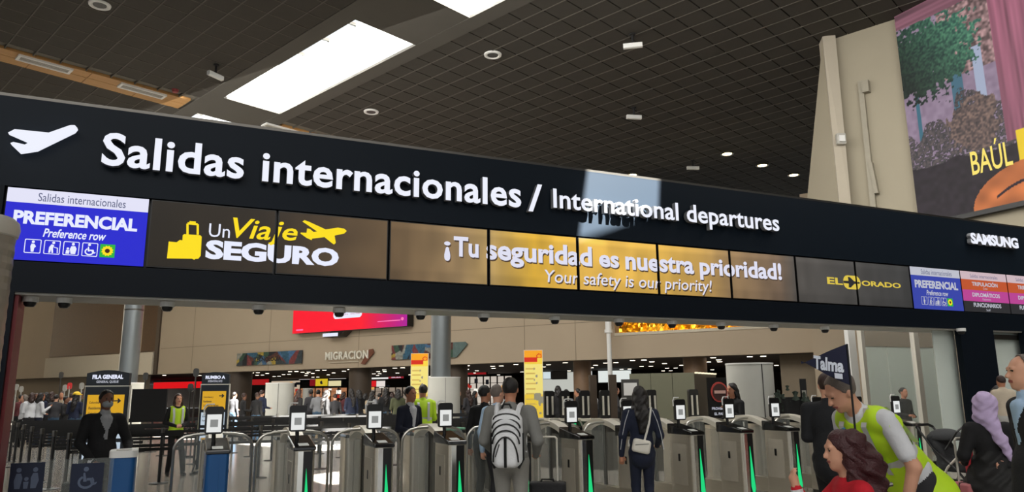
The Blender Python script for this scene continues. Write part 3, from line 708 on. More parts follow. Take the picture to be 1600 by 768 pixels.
# ------------------------------------------------------------------ gates
M_glass = mat('clear_glass', (236, 244, 240), 0.03, vary=0.0, spec=0.5, alpha=0.07)
M_glass_f = mat('etched_glass', (176, 178, 170), 0.35, vary=0.5, scale=26, alpha=0.2)
M_blue = mat('blue_wrap', (18, 82, 140), 0.45, vary=0.06)
M_green = glow('green_arrow_light', (22, 205, 120), 1.1)
M_cap = mat('gloss_black_cap', (16, 16, 17), 0.12, coat=0.6)
M_scr = glow('reader_screen', (232, 234, 232), 0.95); M_scr2 = glow('reader_mark', (150, 152, 150), 0.8)
M_tube = mat('steel_tube', (186, 184, 176), 0.3, metal=0.9, vary=0.05)
def gate_parts(t, blue=False, reader=True, light=True, plain=False):
    w = 0.115
    body = M_blue if blue else M_steel
    b = MB(); b.rbox(-w, w, 0.0, 0.52, 0.06, 0.99, 0.05, 5); b.build('pedestal', body, t, smooth=True)
    MB().rbox(-w + 0.01, w - 0.01, 0.01, 0.51, 0, 0.06, 0.03).build('plinth', M_steel_d, t)
    if plain:
        b = MB(); b.rbox(-w - 0.012, w + 0.012, -0.012, 0.40, 0.99, 1.055, 0.07, 6); b.build('cap', M_white, t, smooth=True)
        MB().rbox(-0.07, 0.07, 0.06, 0.3, 1.055, 1.062, 0.05, 5).build('reader_dish', M_soffit, t)
    else:
        # cap rising away from the front
        vs = [(-w - .006, -0.01, 0.985), (w + .006, -0.01, 0.985), (w + .006, 0.54, 0.985), (-w - .006, 0.54, 0.985), (-w - .006, -0.01, 1.03), (w + .006, -0.01, 1.03), (w + .006, 0.54, 1.13), (-w - .006, 0.54, 1.13)]
        MB().add(vs, [(3, 2, 1, 0), (4, 5, 6, 7), (0, 1, 5, 4), (1, 2, 6, 5), (2, 3, 7, 6), (3, 0, 4, 7)]).build('cap', M_cap, t, bevel=0.012)
        MB().add([(-0.06, 0.04, 1.0405), (0.05, 0.04, 1.0405), (0.05, 0.15, 1.0605), (-0.06, 0.15, 1.0605)], [(0, 1, 2, 3)]).build('ticket_window', glow('window_glow', (200, 200, 190), 0.6), t)
    if not blue:
        MB().rbox(-0.075, -0.012, -0.008, 0.01, 0.08, 0.98, 0.004).build('bright_strip', mat('bright_strip', (240, 238, 230), 0.18, metal=1.0, vary=0.02), t)
    if not plain:
        MB().box(-0.012 if not blue else 0.02, 0.085, -0.008, 0.012, 0.08, 0.98).build('lamp_strip', M_black if not blue else M_blue, t)
    if light:
        MB().poly([(0.02, 0.80), (0.078, 0.22), (0.045, 0.08), (0.002, 0.25)] if not blue else [(0.035, 0.62), (0.08, 0.10), (0.045, 0.08), (0.0, 0.10)], -0.014, -0.008).build('green_light', M_green, t)
    MB().box(-w - 0.004, -w, 0.12, 0.44, 0.30, 0.86).build('service_door', mat('service_door', (176, 170, 156), 0.5, metal=0.4) if not blue else M_blue, t)
    MB().box(-w - 0.009, -w - 0.004, 0.26, 0.30, 0.62, 0.72).build('lock_slot', M_black, t)
    if plain: return
    # long body: base, glass, arched rail, rear pedestal
    MB().box(-0.06, 0.06, 0.52, 1.55, 0.06, 0.27).build('base_rail', M_steel, t)
    MB().box(-0.012, 0.012, 0.52, 1.55, 0.27, 1.02).build('glass_panel', M_glass_f, t)
    b = MB(); P = []
    n = 10
    arch = lambda y: 1.04 + 0.16 * math.sin(math.pi * min(1, max(0, (y - 0.50) / 1.08))) ** 0.6
    ys = [0.50 + 1.08 * k / n for k in range(n + 1)]
    vs = []
    for y in ys: vs += [(-0.075, y, arch(y) - 0.075), (0.075, y, arch(y) - 0.075), (0.075, y, arch(y)), (-0.075, y, arch(y))]
    fs = []
    for k in range(n):
        for c in range(4): a = 4 * k + c; d = 4 * k + (c + 1) % 4; fs.append((a, a + 4, d + 4, d))
    fs += [(0, 1, 2, 3), (4 * n + 3, 4 * n + 2, 4 * n + 1, 4 * n)]
    b.add(vs, fs); b.build('arched_rail', M_steel_l, t)
    MB().rbox(-w, w, 1.55, 1.95, 0.0, 1.02, 0.05, 4).build('rear_pedestal', M_steel, t, smooth=True)
    MB().rbox(-w, w, 1.53, 1.97, 1.02, 1.06, 0.05, 4).build('rear_cap', M_cap, t)
    MB().cyl(0, 1.02, 0.27, 1.12, 0.028, 10).build('hinge_post', M_steel_d, t)
    for sgn in (-1, 1):
        x0, x1 = 0.07 * sgn, 0.425 * sgn
        P = [(x0, 0.9, 1.16), (x0 + (x1 - x0) * 0.45, 0.9, 1.15)]
        for k in range(7): a = rad(90 - 15 * k); P.append((x1 - 0.16 * sgn + 0.16 * sgn * math.cos(a), 0.9, 0.98 + 0.16 * math.sin(a)))
        P.append((x1, 0.9, 0.25))
        w_ = MB().tube(P, 0.017, 8).build('wing_tube', M_tube, t, smooth=True)
        g = [(x0, 0.22)] + [(p[0], p[2]) for p in P[::-1]] if True else None
        q = MB(); q.poly(g, 0.895, 0.905); q.build('wing_glass', M_glass, w_)
    if reader:
        MB().tube([(-0.03, 0.38, 1.05), (-0.04, 0.37, 1.2), (-0.045, 0.34, 1.24)], 0.022, 8).build('reader_stalk', M_black, t)
        r = MB().rbox(-0.14, 0.05, 0.30, 0.335, 1.18, 1.475, 0.03, 4, axis='y').build('reader', M_black, t)
        MB().add([(-0.12, 0.297, 1.20), (0.03, 0.297, 1.20), (0.03, 0.297, 1.39), (-0.12, 0.297, 1.39)], [(0, 1, 2, 3)]).build('reader_screen', M_scr, r)
        MB().add([(-0.085, 0.294, 1.255), (-0.005, 0.294, 1.255), (-0.005, 0.294, 1.335), (-0.085, 0.294, 1.335)], [(0, 1, 2, 3)]).build('screen_frame', M_scr2, r)
        MB().tube([(-0.15, 0.32, 1.38), (-0.155, 0.32, 1.46), (-0.13, 0.32, 1.50), (-0.05, 0.32, 1.50)], 0.009, 6).build('reader_rim', M_white, r)
gname = ['rounded blue gate pedestal with a white top beside the masked traveller', 'blue-wrapped gate with ticket reader in front of the yellow arrow kiosk',
         'steel gate with green arrow light right of the blue-wrapped gate', 'steel gate standing before the woman in the dark suit', 'steel gate left of the traveller with the pale backpack',
         'steel gate half hidden right of the pale backpack traveller', 'steel gate between the black suitcase and the tracksuit traveller', 'steel gate hidden by the tracksuit traveller',
         'steel gate right of the tracksuit traveller', 'steel gate in front of the profile woman in black', 'steel gate just left of the flag man group', 'steel gate behind the flag man group, nearest the arm of the red jacket',
         'steel gate hidden behind the leaning man in the lime vest', 'rightmost steel gate, beside the stroller']
U0, DU = -0.40, 0.893
def gate_at(k, **kw):
    t = empty('ticket_gate', G(U0 + DU * k, 8.6, 0), AG, gname[k], 'gate', 'row of ticket gates'); gate_parts(t, **kw); return t
gate_at(0, blue=True, reader=False, light=False, plain=True)
gate_at(1, blue=True)
g2 = gate_at(2)
for k in range(3, 14):
    t = copy_tree(g2); t.location = G(U0 + DU * k, 8.6, 0); t['label'] = gname[k]
# wide accessible lane leaves at the left with stickers
M_icon = mat('sticker_blue', (14, 28, 56), 0.5, vary=0.05); M_iconw = mat('sticker_grey', (92, 104, 128), 0.5)
for n, (x, kd, lab) in enumerate(((42, 'family', 'glass gate leaf with a navy family sticker at the bottom left'), (136, 'wheelchair', 'glass gate leaf with a navy wheelchair sticker in front of the masked traveller'))):
    u, z = gp(x, 746, 8.56)
    t = empty('glass_gate_leaf', G(u, 8.56, 0), AG, lab, 'gate')
    MB().box(-0.22, 0.22, -0.006, 0.006, 0.15, 1.0).build('glass', M_glass, t)
    MB().box(-0.2, 0.2, -0.015, 0.015, 0, 0.15).build('leaf_shoe', M_steel_d, t)
    s = MB().box(-0.14, 0.14, -0.012, -0.006, z - 0.14, z + 0.14).build('sticker', M_icon, t)
    icon(s, kd, -0.12, z - 0.12, 0.24, M_iconw, y=-0.0135, frame=False)

# glazed screens at the right end of the opening
M_frost = mat('frosted_glass', (196, 208, 198), 0.25, vary=0.06, scale=1.0, alpha=0.72)
M_frost2 = mat('pale_frosted_glass', (205, 214, 206), 0.3, vary=0.04, scale=1.0, alpha=0.9)
t = empty('glass_partition', G(0, 10.75, 0), AG, 'tall glass partition in steel frames behind the rightmost gate', 'partition')
def uu(x, y, d): return gp(x, y, d)[0]
ua, ub, uc, ud = uu(1342, 515, 10.75), uu(1424, 515, 10.75), uu(1436, 515, 10.75), uu(1500, 515, 10.75)
for (a, b_) in ((ua, ua + 0.09), (ub, ub + 0.14)): MB().box(a, b_, -0.04, 0.06, 0, ZB + 0.3).build('frame_post', M_steel_l, t)
MB().box(ua, ud, -0.03, 0.05, 0, 0.12).build('bottom_rail', M_steel_d, t)
for (a, b_) in ((ua + 0.09, ub), (ub + 0.14, ud)): MB().box(a, b_, 0, 0.012, 0.12, ZB + 0.3).build('glass_pane', M_glass, t)
t = empty('light_column_panel', G(uu(1325, 520, 11.0), 11.0, 0), AG, 'narrow bright white panel beside the steel door frame', 'panel')
MB().box(0, 0.2, 0, 0.1, 0.9, 3.2).build('panel', M_white, t); MB().box(0, 0.2, -0.01, 0.11, 0, 0.9).build('plinth', M_conc, t)
t = empty('glass_partition', G(0, 13.0, 0), AG, 'pale green frosted glass wall behind the woman at the right counter', 'partition')
a, b_ = uu(1352, 600, 13.0), uu(1500, 600, 13.0)
n = 4
for k in range(n): MB().box(a + (b_ - a) * k / n + 0.015, a + (b_ - a) * (k + 1) / n - 0.015, 0, 0.02, 0.05, 2.62).build('glass_pane', M_frost, t)
MB().box(a, b_, -0.02, 0.04, 2.62, 3.6).build('header_panel', M_wall_dark, t)
t = empty('glass_partition', G(0, 8.3, 0), AG, 'narrow pale frosted glass strip left of the dark right post', 'partition')
a, b_ = uu(1462, 560, 8.3), uu(1483, 560, 8.3); MB().box(a, b_ + 0.2, 0, 0.02, 0.6, 3.0).build('glass_pane', M_frost2, t); MB().box(a, b_ + 0.2, -0.02, 0.04, 0, 0.6).build('foot_panel', M_steel_l, t)
t = empty('glass_partition', G(0, 8.3, 0), AG, 'pale frosted glass panel behind the grey-haired man at the right edge', 'partition')
a, b_ = uu(1538, 560, 8.3), uu(1602, 560, 8.3); MB().box(a, b_, 0, 0.02, 0.3, 3.0).build('glass_pane', M_frost2, t); MB().box(a, b_, -0.02, 0.04, 0, 0.3).build('foot_panel', M_steel_l, t)
MB().box(a, b_, -0.08, 0.0, 2.42, 2.5).build('door_closer', M_steel_d, t)
# perforated metal totem close to the camera, cut by the left edge
p = at(-2, 360, 5.0)
t = empty('metal_totem', (p.x - 0.14, p.y, 0), 0, 'round grey ribbed metal totem cut by the left edge of the photo', 'totem')
zt = at(10, 338, 5.0).z
b = MB(); b.lathe([(0.22 + (0.004 if k % 2 else 0), 0.0 + (zt - 0.1) * k / 60) for k in range(61)], 32); b.build('ribbed_body', mat('ribbed_metal', (168, 162, 150), 0.4, metal=0.5), t, smooth=False)
MB().lathe([(0.001, zt), (0.2, zt), (0.235, zt - 0.03), (0.245, zt - 0.08), (0.235, zt - 0.13), (0.22, zt - 0.14)], 32).build('rim', M_steel_l, t, smooth=True)
# ------------------------------------------------------------------ far wall and the low concourse behind it
fw = empty('wall_back', W(0, 29.98, 0), AW, kind='structure')
def wx(px): return wp(px, 560)[0]
MB().box(-80, -22, 0, 0.5, 2.97, 12.0).build('upper_wall', M_wall, fw)
MB().box(-22, wx(962), 0, 0.5, 2.97, 9.4).build('upper_wall', M_wall, fw)
MB().box(wx(962), wx(1276), 0, 0.5, 2.97, 4.08).build('parapet', M_wall, fw)
MB().box(wx(962), wx(1276), -0.04, 0, 3.96, 4.08).build('parapet_coping', M_wall_light, fw)
MB().box(wx(1276), 4, -0.6, 0.4, 0, 9.0).build('end_wall', M_wall, fw)
MB().box(wx(1208), wx(1276) + 0.5, 1.2, 1.5, 0, 2.97).build('lower_wall', M_wall_dark, fw)
MB().box(-80, wx(212), 0.8, 1.2, 0, 2.97).build('lower_wall', M_wall_dark, fw)
MB().box(wx(78), wx(196), -0.05, 0.02, 4.5, 9.5).build('mesh_panel', M_brown, fw)
MB().box(wx(220), wx(247), -0.05, 0.02, 4.5, 9.5).build('mesh_panel', M_brown, fw)
MB().box(wx(243), wx(248), -0.12, 0.02, 2.97, 9.5).build('wall_joint', M_dcol, fw)
MB().box(wx(75), wx(242), -0.18, 0.0, 2.97, 4.42).build('pale_ledge', M_wall_light, fw)
for x in (300, 420, 560, 820, 900): MB().box(wx(x) - 0.015, wx(x) + 0.015, -0.006, 0.002, 2.97, 9).build('wall_seam', M_wall_dark, fw)
MB().box(wx(250), wx(960), -0.006, 0.002, 4.62, 4.65).build('wall_seam', M_wall_dark, fw)
MB().box(wx(962), 4, 5.6, 6.0, 3, 8.0).build('rear_wall', M_wall_dark, fw)
# low concourse shell
MB().box(-150, 4, 30.3, 64, 2.98, 3.2).build('ceiling_concourse', M_lowceil, rz=AW)['kind'] = 'structure'
MB().box(-150, 4, 61, 61.4, 0, 3.2).build('wall_concourse', mat('concourse_back', (70, 58, 48), 0.8), rz=AW)['kind'] = 'structure'
tag(MB().box(-64, -63.6, -40, 70, 0, 12.3).build('wall_left', M_wall_dark), kind='structure')
tag(MB().box(-64, 60, -26, -25.6, 7.5, 12.3).box(-64, 60, -26, -25.6, 0, 0.6).build('wall_front', M_wall_dark), kind='structure')
tag(MB().box(40, 40.4, -26, 40, 0, 12.3).build('wall_east', M_wall_dark), kind='structure')

def wobj(name, px0, y0, px1, y1, dist, m, thick=0.1, label=None, cat=None, group=None):
    # a board facing the hall between two photo corners on the plane at that distance
    u0, za = on(px0, y0, WV, dist); u1, zb_ = on(px1, y1, WV, dist)
    t = empty(name, W(u0, dist, min(za, zb_)), AW, label, cat, group)
    return t, u1 - u0, abs(za - zb_)
def board(name, px0, y0, px1, y1, dist, m, label, cat, edge=M_black, group=None):
    t, w, h = wobj(name, px0, y0, px1, y1, dist, m, label=label, cat=cat, group=group)
    MB().box(0, w, 0.01, 0.15, 0, h).build('casing', edge, t)
    MB().box(0.03, w - 0.03, -0.01, 0.01, 0.03, h - 0.03).build('face', m, t)
    return t, w, h
t, w, h = wobj('gold_foil', 964, 500, 1245, 515, 31.2, M_gold, label='crinkled gold foil band glittering above the beige parapet', cat='decoration')
b = MB(); nx, nz = 90, 14; u0 = wx(962) ; L = on(1250, 505, WV, 31.2)[0] - t.location.dot(WU)
rs = np.random.RandomState(4)
vs = []; 
for j in range(nz + 1):
    for i in range(nx + 1):
        U = i / nx; V = j / nz; top = 1.6 * (1 - 0.8 * max(0, (U - 0.55) / 0.45)); vs.append((U * L, -0.25 * rs.rand(), -0.45 + (top + 0.45) * V))
b.add(vs, [(j * (nx + 1) + i, j * (nx + 1) + i + 1, (j + 1) * (nx + 1) + i + 1, (j + 1) * (nx + 1) + i) for j in range(nz) for i in range(nx)])
b.build('foil_sheet', M_gold, t)
area('foil_fill', W(-9, 30.62, 3.7), 8, 0.2, 85, (1, 0.85, 0.5), (rad(125), 0, AW))  # hidden fill light added behind the parapet to brighten the foil
t = empty('white_post', W(wx(961), 29.4, 0), AW, 'slim white post in front of the wall at the left end of the gold foil', 'post')
MB().cyl(0, 0, 2.9, 4.1, 0.10, 12).cyl(0, 0, 4.1, 5.2, 0.14, 12).build('pipe', M_white, t); MB().cyl(0, 0, 4.06, 4.2, 0.18, 12).build('collar', M_white, t); MB().cyl(0, 0, 0, 2.9, 0.10, 12).build('lower_pipe', M_white, t)
MB().rbox(-0.3, 0.3, -0.25, 0.1, 4.62, 4.85, 0.05).build('camera_head', M_white, t)
# red LED screen
def led(U, V):
    t_ = np.clip((U - 0.62) / 0.38, 0, 1)[:, None]
    c = (1 - t_) * np.array([252, 6, 40]) + t_ * np.array([170, 10, 150])
    return c
u0, z0 = wp(457, 521, 29.4); u1, z1 = wp(636, 513, 29.4)
t = empty('led_screen', W(u0, 29.4, z0), AW, 'wide red LED screen hung on the beige wall under the gantry', 'screen')
w = u1 - u0; h = 2.3
MB().box(0, w, 0, 0.5, 0, h).build('casing', M_black, t)
paint('picture', w, h, 60, 10, led, vcmat('led_picture', 0.4, 1.0), t, y=-0.01)
q = lambda x, y: (wp(x, y, 29.4)[0] - u0, wp(x, y, 29.4)[1] - z0)
a = q(521, 499); c = q(566, 488)
MB().poly(rrect(a[0], c[0], 0.64, 1.04, 0.19), -0.02, None).build('white_pill', W_P, t)
put_text('viaja seguro · vive más', (a[0] + 0.15, c[0] - 0.15, 0.78, 0.91), glow('pink_ink', (190, 70, 120), 1.0), t, y=-0.03)
MB().poly(rrect(q(590, 510)[0], q(626, 505)[0], 0.30, 0.35, 0.02), -0.02, None).build('pink_line', glow('pink_glow', (250, 120, 180), 1.0), t)
MB().cyl(0, 0, 0, 0.01, 0.09, 12).build('pink_dot', glow('pink_glow', (250, 120, 180), 1.0), t, loc=(q(629, 503)[0], -0.02, 0.38)).rotation_euler = (rad(90), 0, 0)
MB().poly(rrect(q(463, 518)[0], q(474, 514)[0], 0.14, 0.22, 0.03), -0.02, None).build('pink_word', glow('pink_glow', (250, 120, 180), 1.0), t)
MB().poly([(q(520, 517)[0], -0.02), (q(528, 0)[0], -0.32), (q(550, 0)[0], -0.32), (q(558, 0)[0], -0.02)], -0.1, 0.5).build('hanging_bracket', M_black, t)
flatrect(W_P, t, 'small_display', q(527, 0)[0] + 0.02, q(549, 0)[0], -0.3, -0.12, -0.11)
# MIGRACION letters
u0, z0 = wp(510, 561, 29.9); u1, z1 = wp(577, 548, 29.9)
t = empty('migration_lettering', W(u0, 29.9, 0), AW, 'white raised letters MIGRACIÓN on the beige wall', 'lettering')
v, f = text_fit('MIGRACION', 0, u1 - u0, 3.42, 3.86, y=-0.05, depth=0.06, offset=0.02, spacing=1.1)
for lv, lf in islands(v, f): MB().add(lv.tolist(), lf).build('letter', mat('letter_cream', (226, 222, 208), 0.6, vary=0.02), t)
MB().box(0.2, 2.4, -0.03, 0, 3.27, 3.31).build('underline', M_wall_light, t)
a = u1 - u0
MB().poly([(a - 0.55, 3.16), (a - 0.25, 3.12), (a + 0.35, 3.72), (a + 0.28, 3.92), (a + 0.02, 3.9)], -0.04, 0).build('brown_arrow', mat('arrow_brown', (110, 64, 44), 0.7), t)
# patchwork banners
def patch(seed):
    def fn(U, V):
        pal = np.array([(60, 70, 74), (52, 96, 120), (176, 150, 60), (92, 54, 46), (58, 88, 70), (150, 150, 140), (30, 34, 40), (128, 60, 60), (70, 110, 150)])
        rs = np.random.RandomState(seed); P = rs.rand(34, 2) * [1, 1]
        d = (U[:, None] * 6 - P[None, :, 0] * 6) ** 2 + (V[:, None] - P[None, :, 1]) ** 2
        return pal[(d.argmin(1) * 7 + seed) % len(pal)] * (0.75 + 0.3 * vnoise(U * 60, V * 12, seed))[:, None]
    return fn
pm = vcmat('banner_print', 0.7)
for n, (xa, ya, xb, yb, lab) in enumerate(((370, 571, 473, 549, 'long patchwork-coloured banner on the beige wall left of the MIGRACIÓN letters'), (612, 561, 731, 539, 'patchwork-coloured arrow banner partly behind the grey column'))):
    u0, z0 = wp(xa, ya, 29.9); u1, z1 = wp(xb, yb, 29.9)
    t = empty('wall_banner', W(u0, 29.9, 3.3), AW, lab, 'banner'); w = u1 - u0
    if n == 0: MB().box(0, w, -0.03, 0, 0, 0.74).build('board', M_black, t); paint('print', w, 0.74, 110, 16, patch(3), pm, t, y=-0.035)
    else:
        MB().box(0, w * 0.82, -0.03, 0, 0, 0.74).build('board', M_black, t); paint('print', w * 0.82, 0.74, 110, 16, patch(5), pm, t, y=-0.035)
        MB().poly([(w * 0.82, 0), (w * 0.86, 0), (w, 0.62), (w * 0.97, 0.74), (w * 0.82, 0.74)], -0.035, 0).build('arrow_tip', mat('banner_tip', (84, 104, 100), 0.7, vary=0.4, scale=5), t)
    if n == 0: put_text('TECNOLOGÍA', (w * 0.28, w * 0.7, 0.2, 0.52), mat('banner_ink', (24, 24, 24), 0.7), t, y=-0.04, offset=0.04)
# downlights in the low ceiling
rs = np.random.RandomState(11); n = 0
dl = empty('ceiling_downlight', (0, 0, 2.98), 0, 'tiny round downlight in the dark low ceiling beyond the beige wall', 'lamp', 'downlights of the low concourse ceiling')
MB().lathe([(0.11, 0.0), (0.15, -0.02), (0.15, 0)], 10).build('trim_ring', M_steel_d, dl); MB().cyl(0, 0, -0.03, 0.0, 0.12, 10).build('lamp_face', M_lamp, dl)
first = True
for yy in (31.6, 33.4, 36, 39.5, 44, 50):
    x = -47.5 + rs.rand() * 2
    while x < -4.5:
        p = W(x, yy + rs.rand() * 0.7, 2.98)
        for k in range(2 if rs.rand() < 0.45 else 1):
            pq = p + WU * 0.55 * k
            if first: dl.location = pq; first = False
            else: c = copy_tree(dl); c.location = pq
        x += 1.9 + rs.rand() * 1.6 + (yy - 31) * 0.05
# brown round columns of the concourse
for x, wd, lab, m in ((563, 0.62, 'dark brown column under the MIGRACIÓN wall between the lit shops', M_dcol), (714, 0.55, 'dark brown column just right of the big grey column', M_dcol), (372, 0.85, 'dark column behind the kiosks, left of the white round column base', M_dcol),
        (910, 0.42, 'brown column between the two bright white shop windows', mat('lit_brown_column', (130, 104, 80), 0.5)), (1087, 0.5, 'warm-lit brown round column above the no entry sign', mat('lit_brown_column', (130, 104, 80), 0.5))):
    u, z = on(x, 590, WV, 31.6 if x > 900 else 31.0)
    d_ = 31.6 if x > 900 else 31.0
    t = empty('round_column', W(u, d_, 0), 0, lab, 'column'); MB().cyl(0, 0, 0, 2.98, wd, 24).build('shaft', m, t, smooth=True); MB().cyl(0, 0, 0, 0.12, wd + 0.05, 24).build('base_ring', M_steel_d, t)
# shop fronts and lit signs behind
D = 47
SG = [
 (240, 589, 316, 606, 42, (226, 22, 28), 'long glowing red shop fascia behind the guard in the lime vest'),
 (386, 592, 420, 601, 42, (170, 28, 30), 'dull red shop sign above the white round column base'),
 (424, 592, 468, 618, 50, (196, 178, 156), 'warm cream lit shop window right of the white round base'),
 (467, 584, 541, 591, 46, (244, 240, 232), 'bright white light band above the yellow shop sign'),
 (484, 592, 493, 603, 45.5, (128, 24, 30), 'small dark red shop sign left of the yellow one'),
 (493, 591, 512, 603, 45, (220, 190, 40), 'small square yellow shop sign with a dark mark'),
 (513, 594, 533, 603, 45, (232, 220, 170), 'cream shop sign right of the yellow one'),
 (458, 606, 541, 638, 50, (176, 120, 84), 'orange-lit shop shelves below the yellow sign'),
 (560, 579, 607, 592, 46, (246, 244, 240), 'bright white shop light panel left of the red lettered sign'),
 (607, 577, 631, 591, 45, (150, 30, 44), 'dark red shop sign with pale letters'),
 (573, 594, 588, 604, 44, (222, 28, 36), 'small bright red poster right of the brown column'),
 (588, 594, 602, 604, 44, (238, 228, 222), 'small white poster beside the red one'),
 (566, 605, 640, 636, 50, (150, 136, 122), 'dim lit shop interior behind the crowd'),
 (724, 588, 800, 640, 48, (206, 196, 184), 'bright shop interior behind the two men'),
 (847, 573, 900, 612, 46, (196, 198, 190), 'pale lit shop wall right of the yellow roll-up banner'),
 (918, 572, 926, 600, 45.5, (240, 244, 240), 'narrow bright white shop panel beside the brown column'),
 (934, 572, 987, 597, 45.5, (232, 238, 234), 'large bright white shop panel above the tracksuit traveller'),
]
for (xa, ya, xb, yb, d, c, lab) in SG:
    zt__ = on(xa, ya, WV, d)[1]
    if zt__ > 2.9: ya += (zt__ - 2.9) * 1150 / (d * 1.25)
    t, w, h = board('shop_sign' if 'sign' in lab or 'poster' in lab else 'lit_shop', xa, ya, xb, yb, d, glow('shop_%d_%d' % (xa, ya), c, 0.9), lab, 'sign' if 'sign' in lab or 'poster' in lab else 'shop')
    if xa == 607: put_text('GUIA', (0.2 * w, 0.85 * w, h * 0.35, h * 0.72), W_P, t, y=-0.03, offset=0.03)
    if xa == 493: MB().poly([(w * .45, h * .25), (w * .62, h * .3), (w * .55, h * .75), (w * .38, h * .6)], -0.03, None).build('dark_mark', D2_P, t)
    if ya > 600 or xa == 724:
        for k in range(1, 7): MB().box(w * k / 7 - 0.05, w * k / 7 + 0.05, -0.06, 0, 0, h).build('mullion', M_dcol, t)
        if ya > 600 or xa == 724:
            for k in range(1, 5): MB().box(0, w, -0.35, 0, h * k / 5 - 0.03, h * k / 5).build('shelf', M_dcol, t)
rsn = np.random.RandomState(5)
gl = [glow('goods_red', (190, 50, 40), 0.7), glow('goods_amber', (230, 170, 90), 0.9), glow('goods_white', (240, 236, 226), 1.2), mat('goods_dark', (40, 34, 34), 0.6), mat('goods_blue', (60, 76, 110), 0.6)]
for k in range(54):
    xa = [rsn.uniform(462, 538), rsn.uniform(728, 796), rsn.uniform(426, 466), rsn.uniform(568, 636)][k % 4]; d = 46.5
    u, z = on(xa, rsn.uniform(598, 630) if k % 4 else rsn.uniform(607, 634), WV, d)
    mi = rsn.randint(5)
    t = MB().rbox(0, rsn.uniform(.15, .45), 0, 0.2, 0, rsn.uniform(.12, .4), 0.03).build('shop_display', gl[mi], loc=W(u, d, z), rz=AW)
    tag(t, 'small ' + ['glowing red', 'amber lit', 'white lit', 'dark', 'slate blue'][mi] + ' display item in the shops beyond the crowd', 'display', 'shop goods beyond the crowd ' + ['red', 'amber', 'white', 'dark', 'blue'][mi])
t, w, h = board('shop_sign', 724, 576, 760, 585, 44, glow('shop_red_right', (142, 22, 28), 0.9), 'slanted-end red shop sign right of the dark brown column', 'sign')
t, w, h = board('wall_monitor', 862, 579, 885, 592, 44, M_black, 'black monitor beside the white one under the downlights', 'screen')
t, w, h = board('wall_monitor', 848, 580, 861, 592, 44, glow('pale_monitor', (216, 230, 234), 0.9), 'pale lit monitor just right of the yellow roll-up banner', 'screen')

# ------------------------------------------------------------------ free standing columns
def column(px, Y, r, zb_, rb, lab, top=6.8, m=M_col):
    p = ground(px, Y); t = empty('round_column', p, 0, lab, 'column')
    MB().cyl(0, 0, zb_, top, r, 40).build('steel_shaft', m, t, smooth=True)
    MB().cyl(0, 0, 0, zb_, rb, 40).build('round_base', M_conc, t, smooth=True)
    MB().cyl(0, 0, zb_, zb_ + 0.03, rb + 0.01, 40).build('base_cap', M_white, t, smooth=True)
    for k in range(4): MB().box(-0.006, 0.006, -rb - 0.004, -rb + 0.01, 0, zb_).build('base_joint', M_steel_d, t, rz=rad(20 + 90 * k))
    MB().lathe([(r, 5.0), (r + 0.012, 5.01), (r + 0.012, 5.05), (r, 5.06)], 40).build('shaft_joint', M_steel_d, t)
    return t
column(688, 25, 0.34, 2.08, 0.66, 'tall grey steel column on a pale round base, right of the red screen')
column(197, 30, 0.36, 2.08, 0.66, 'tall bright grey steel column behind the left kiosk')
def drum(px, Y, r, h, lab):
    t = empty('round_base', ground(px, Y), 0, lab, 'column base'); MB().cyl(0, 0, 0, h, r, 40).build('drum', M_conc, t, smooth=True)
    MB().cyl(0, 0, h, h + 0.03, r + 0.01, 40).build('cap', M_white, t, smooth=True); MB().box(0.1, 0.115, -r - 0.004, -r + 0.01, 0, h).build('panel_joint', M_steel_d, t)
drum(437, 30, 0.55, 2.02, 'pale round drum standing beyond the belts, left of the centre')
drum(1173, 15.2, 0.46, 2.10, 'large pale round drum behind the profile woman in black')
drum(481, 44, 0.3, 1.9, 'small pale round drum in front of the far shops')

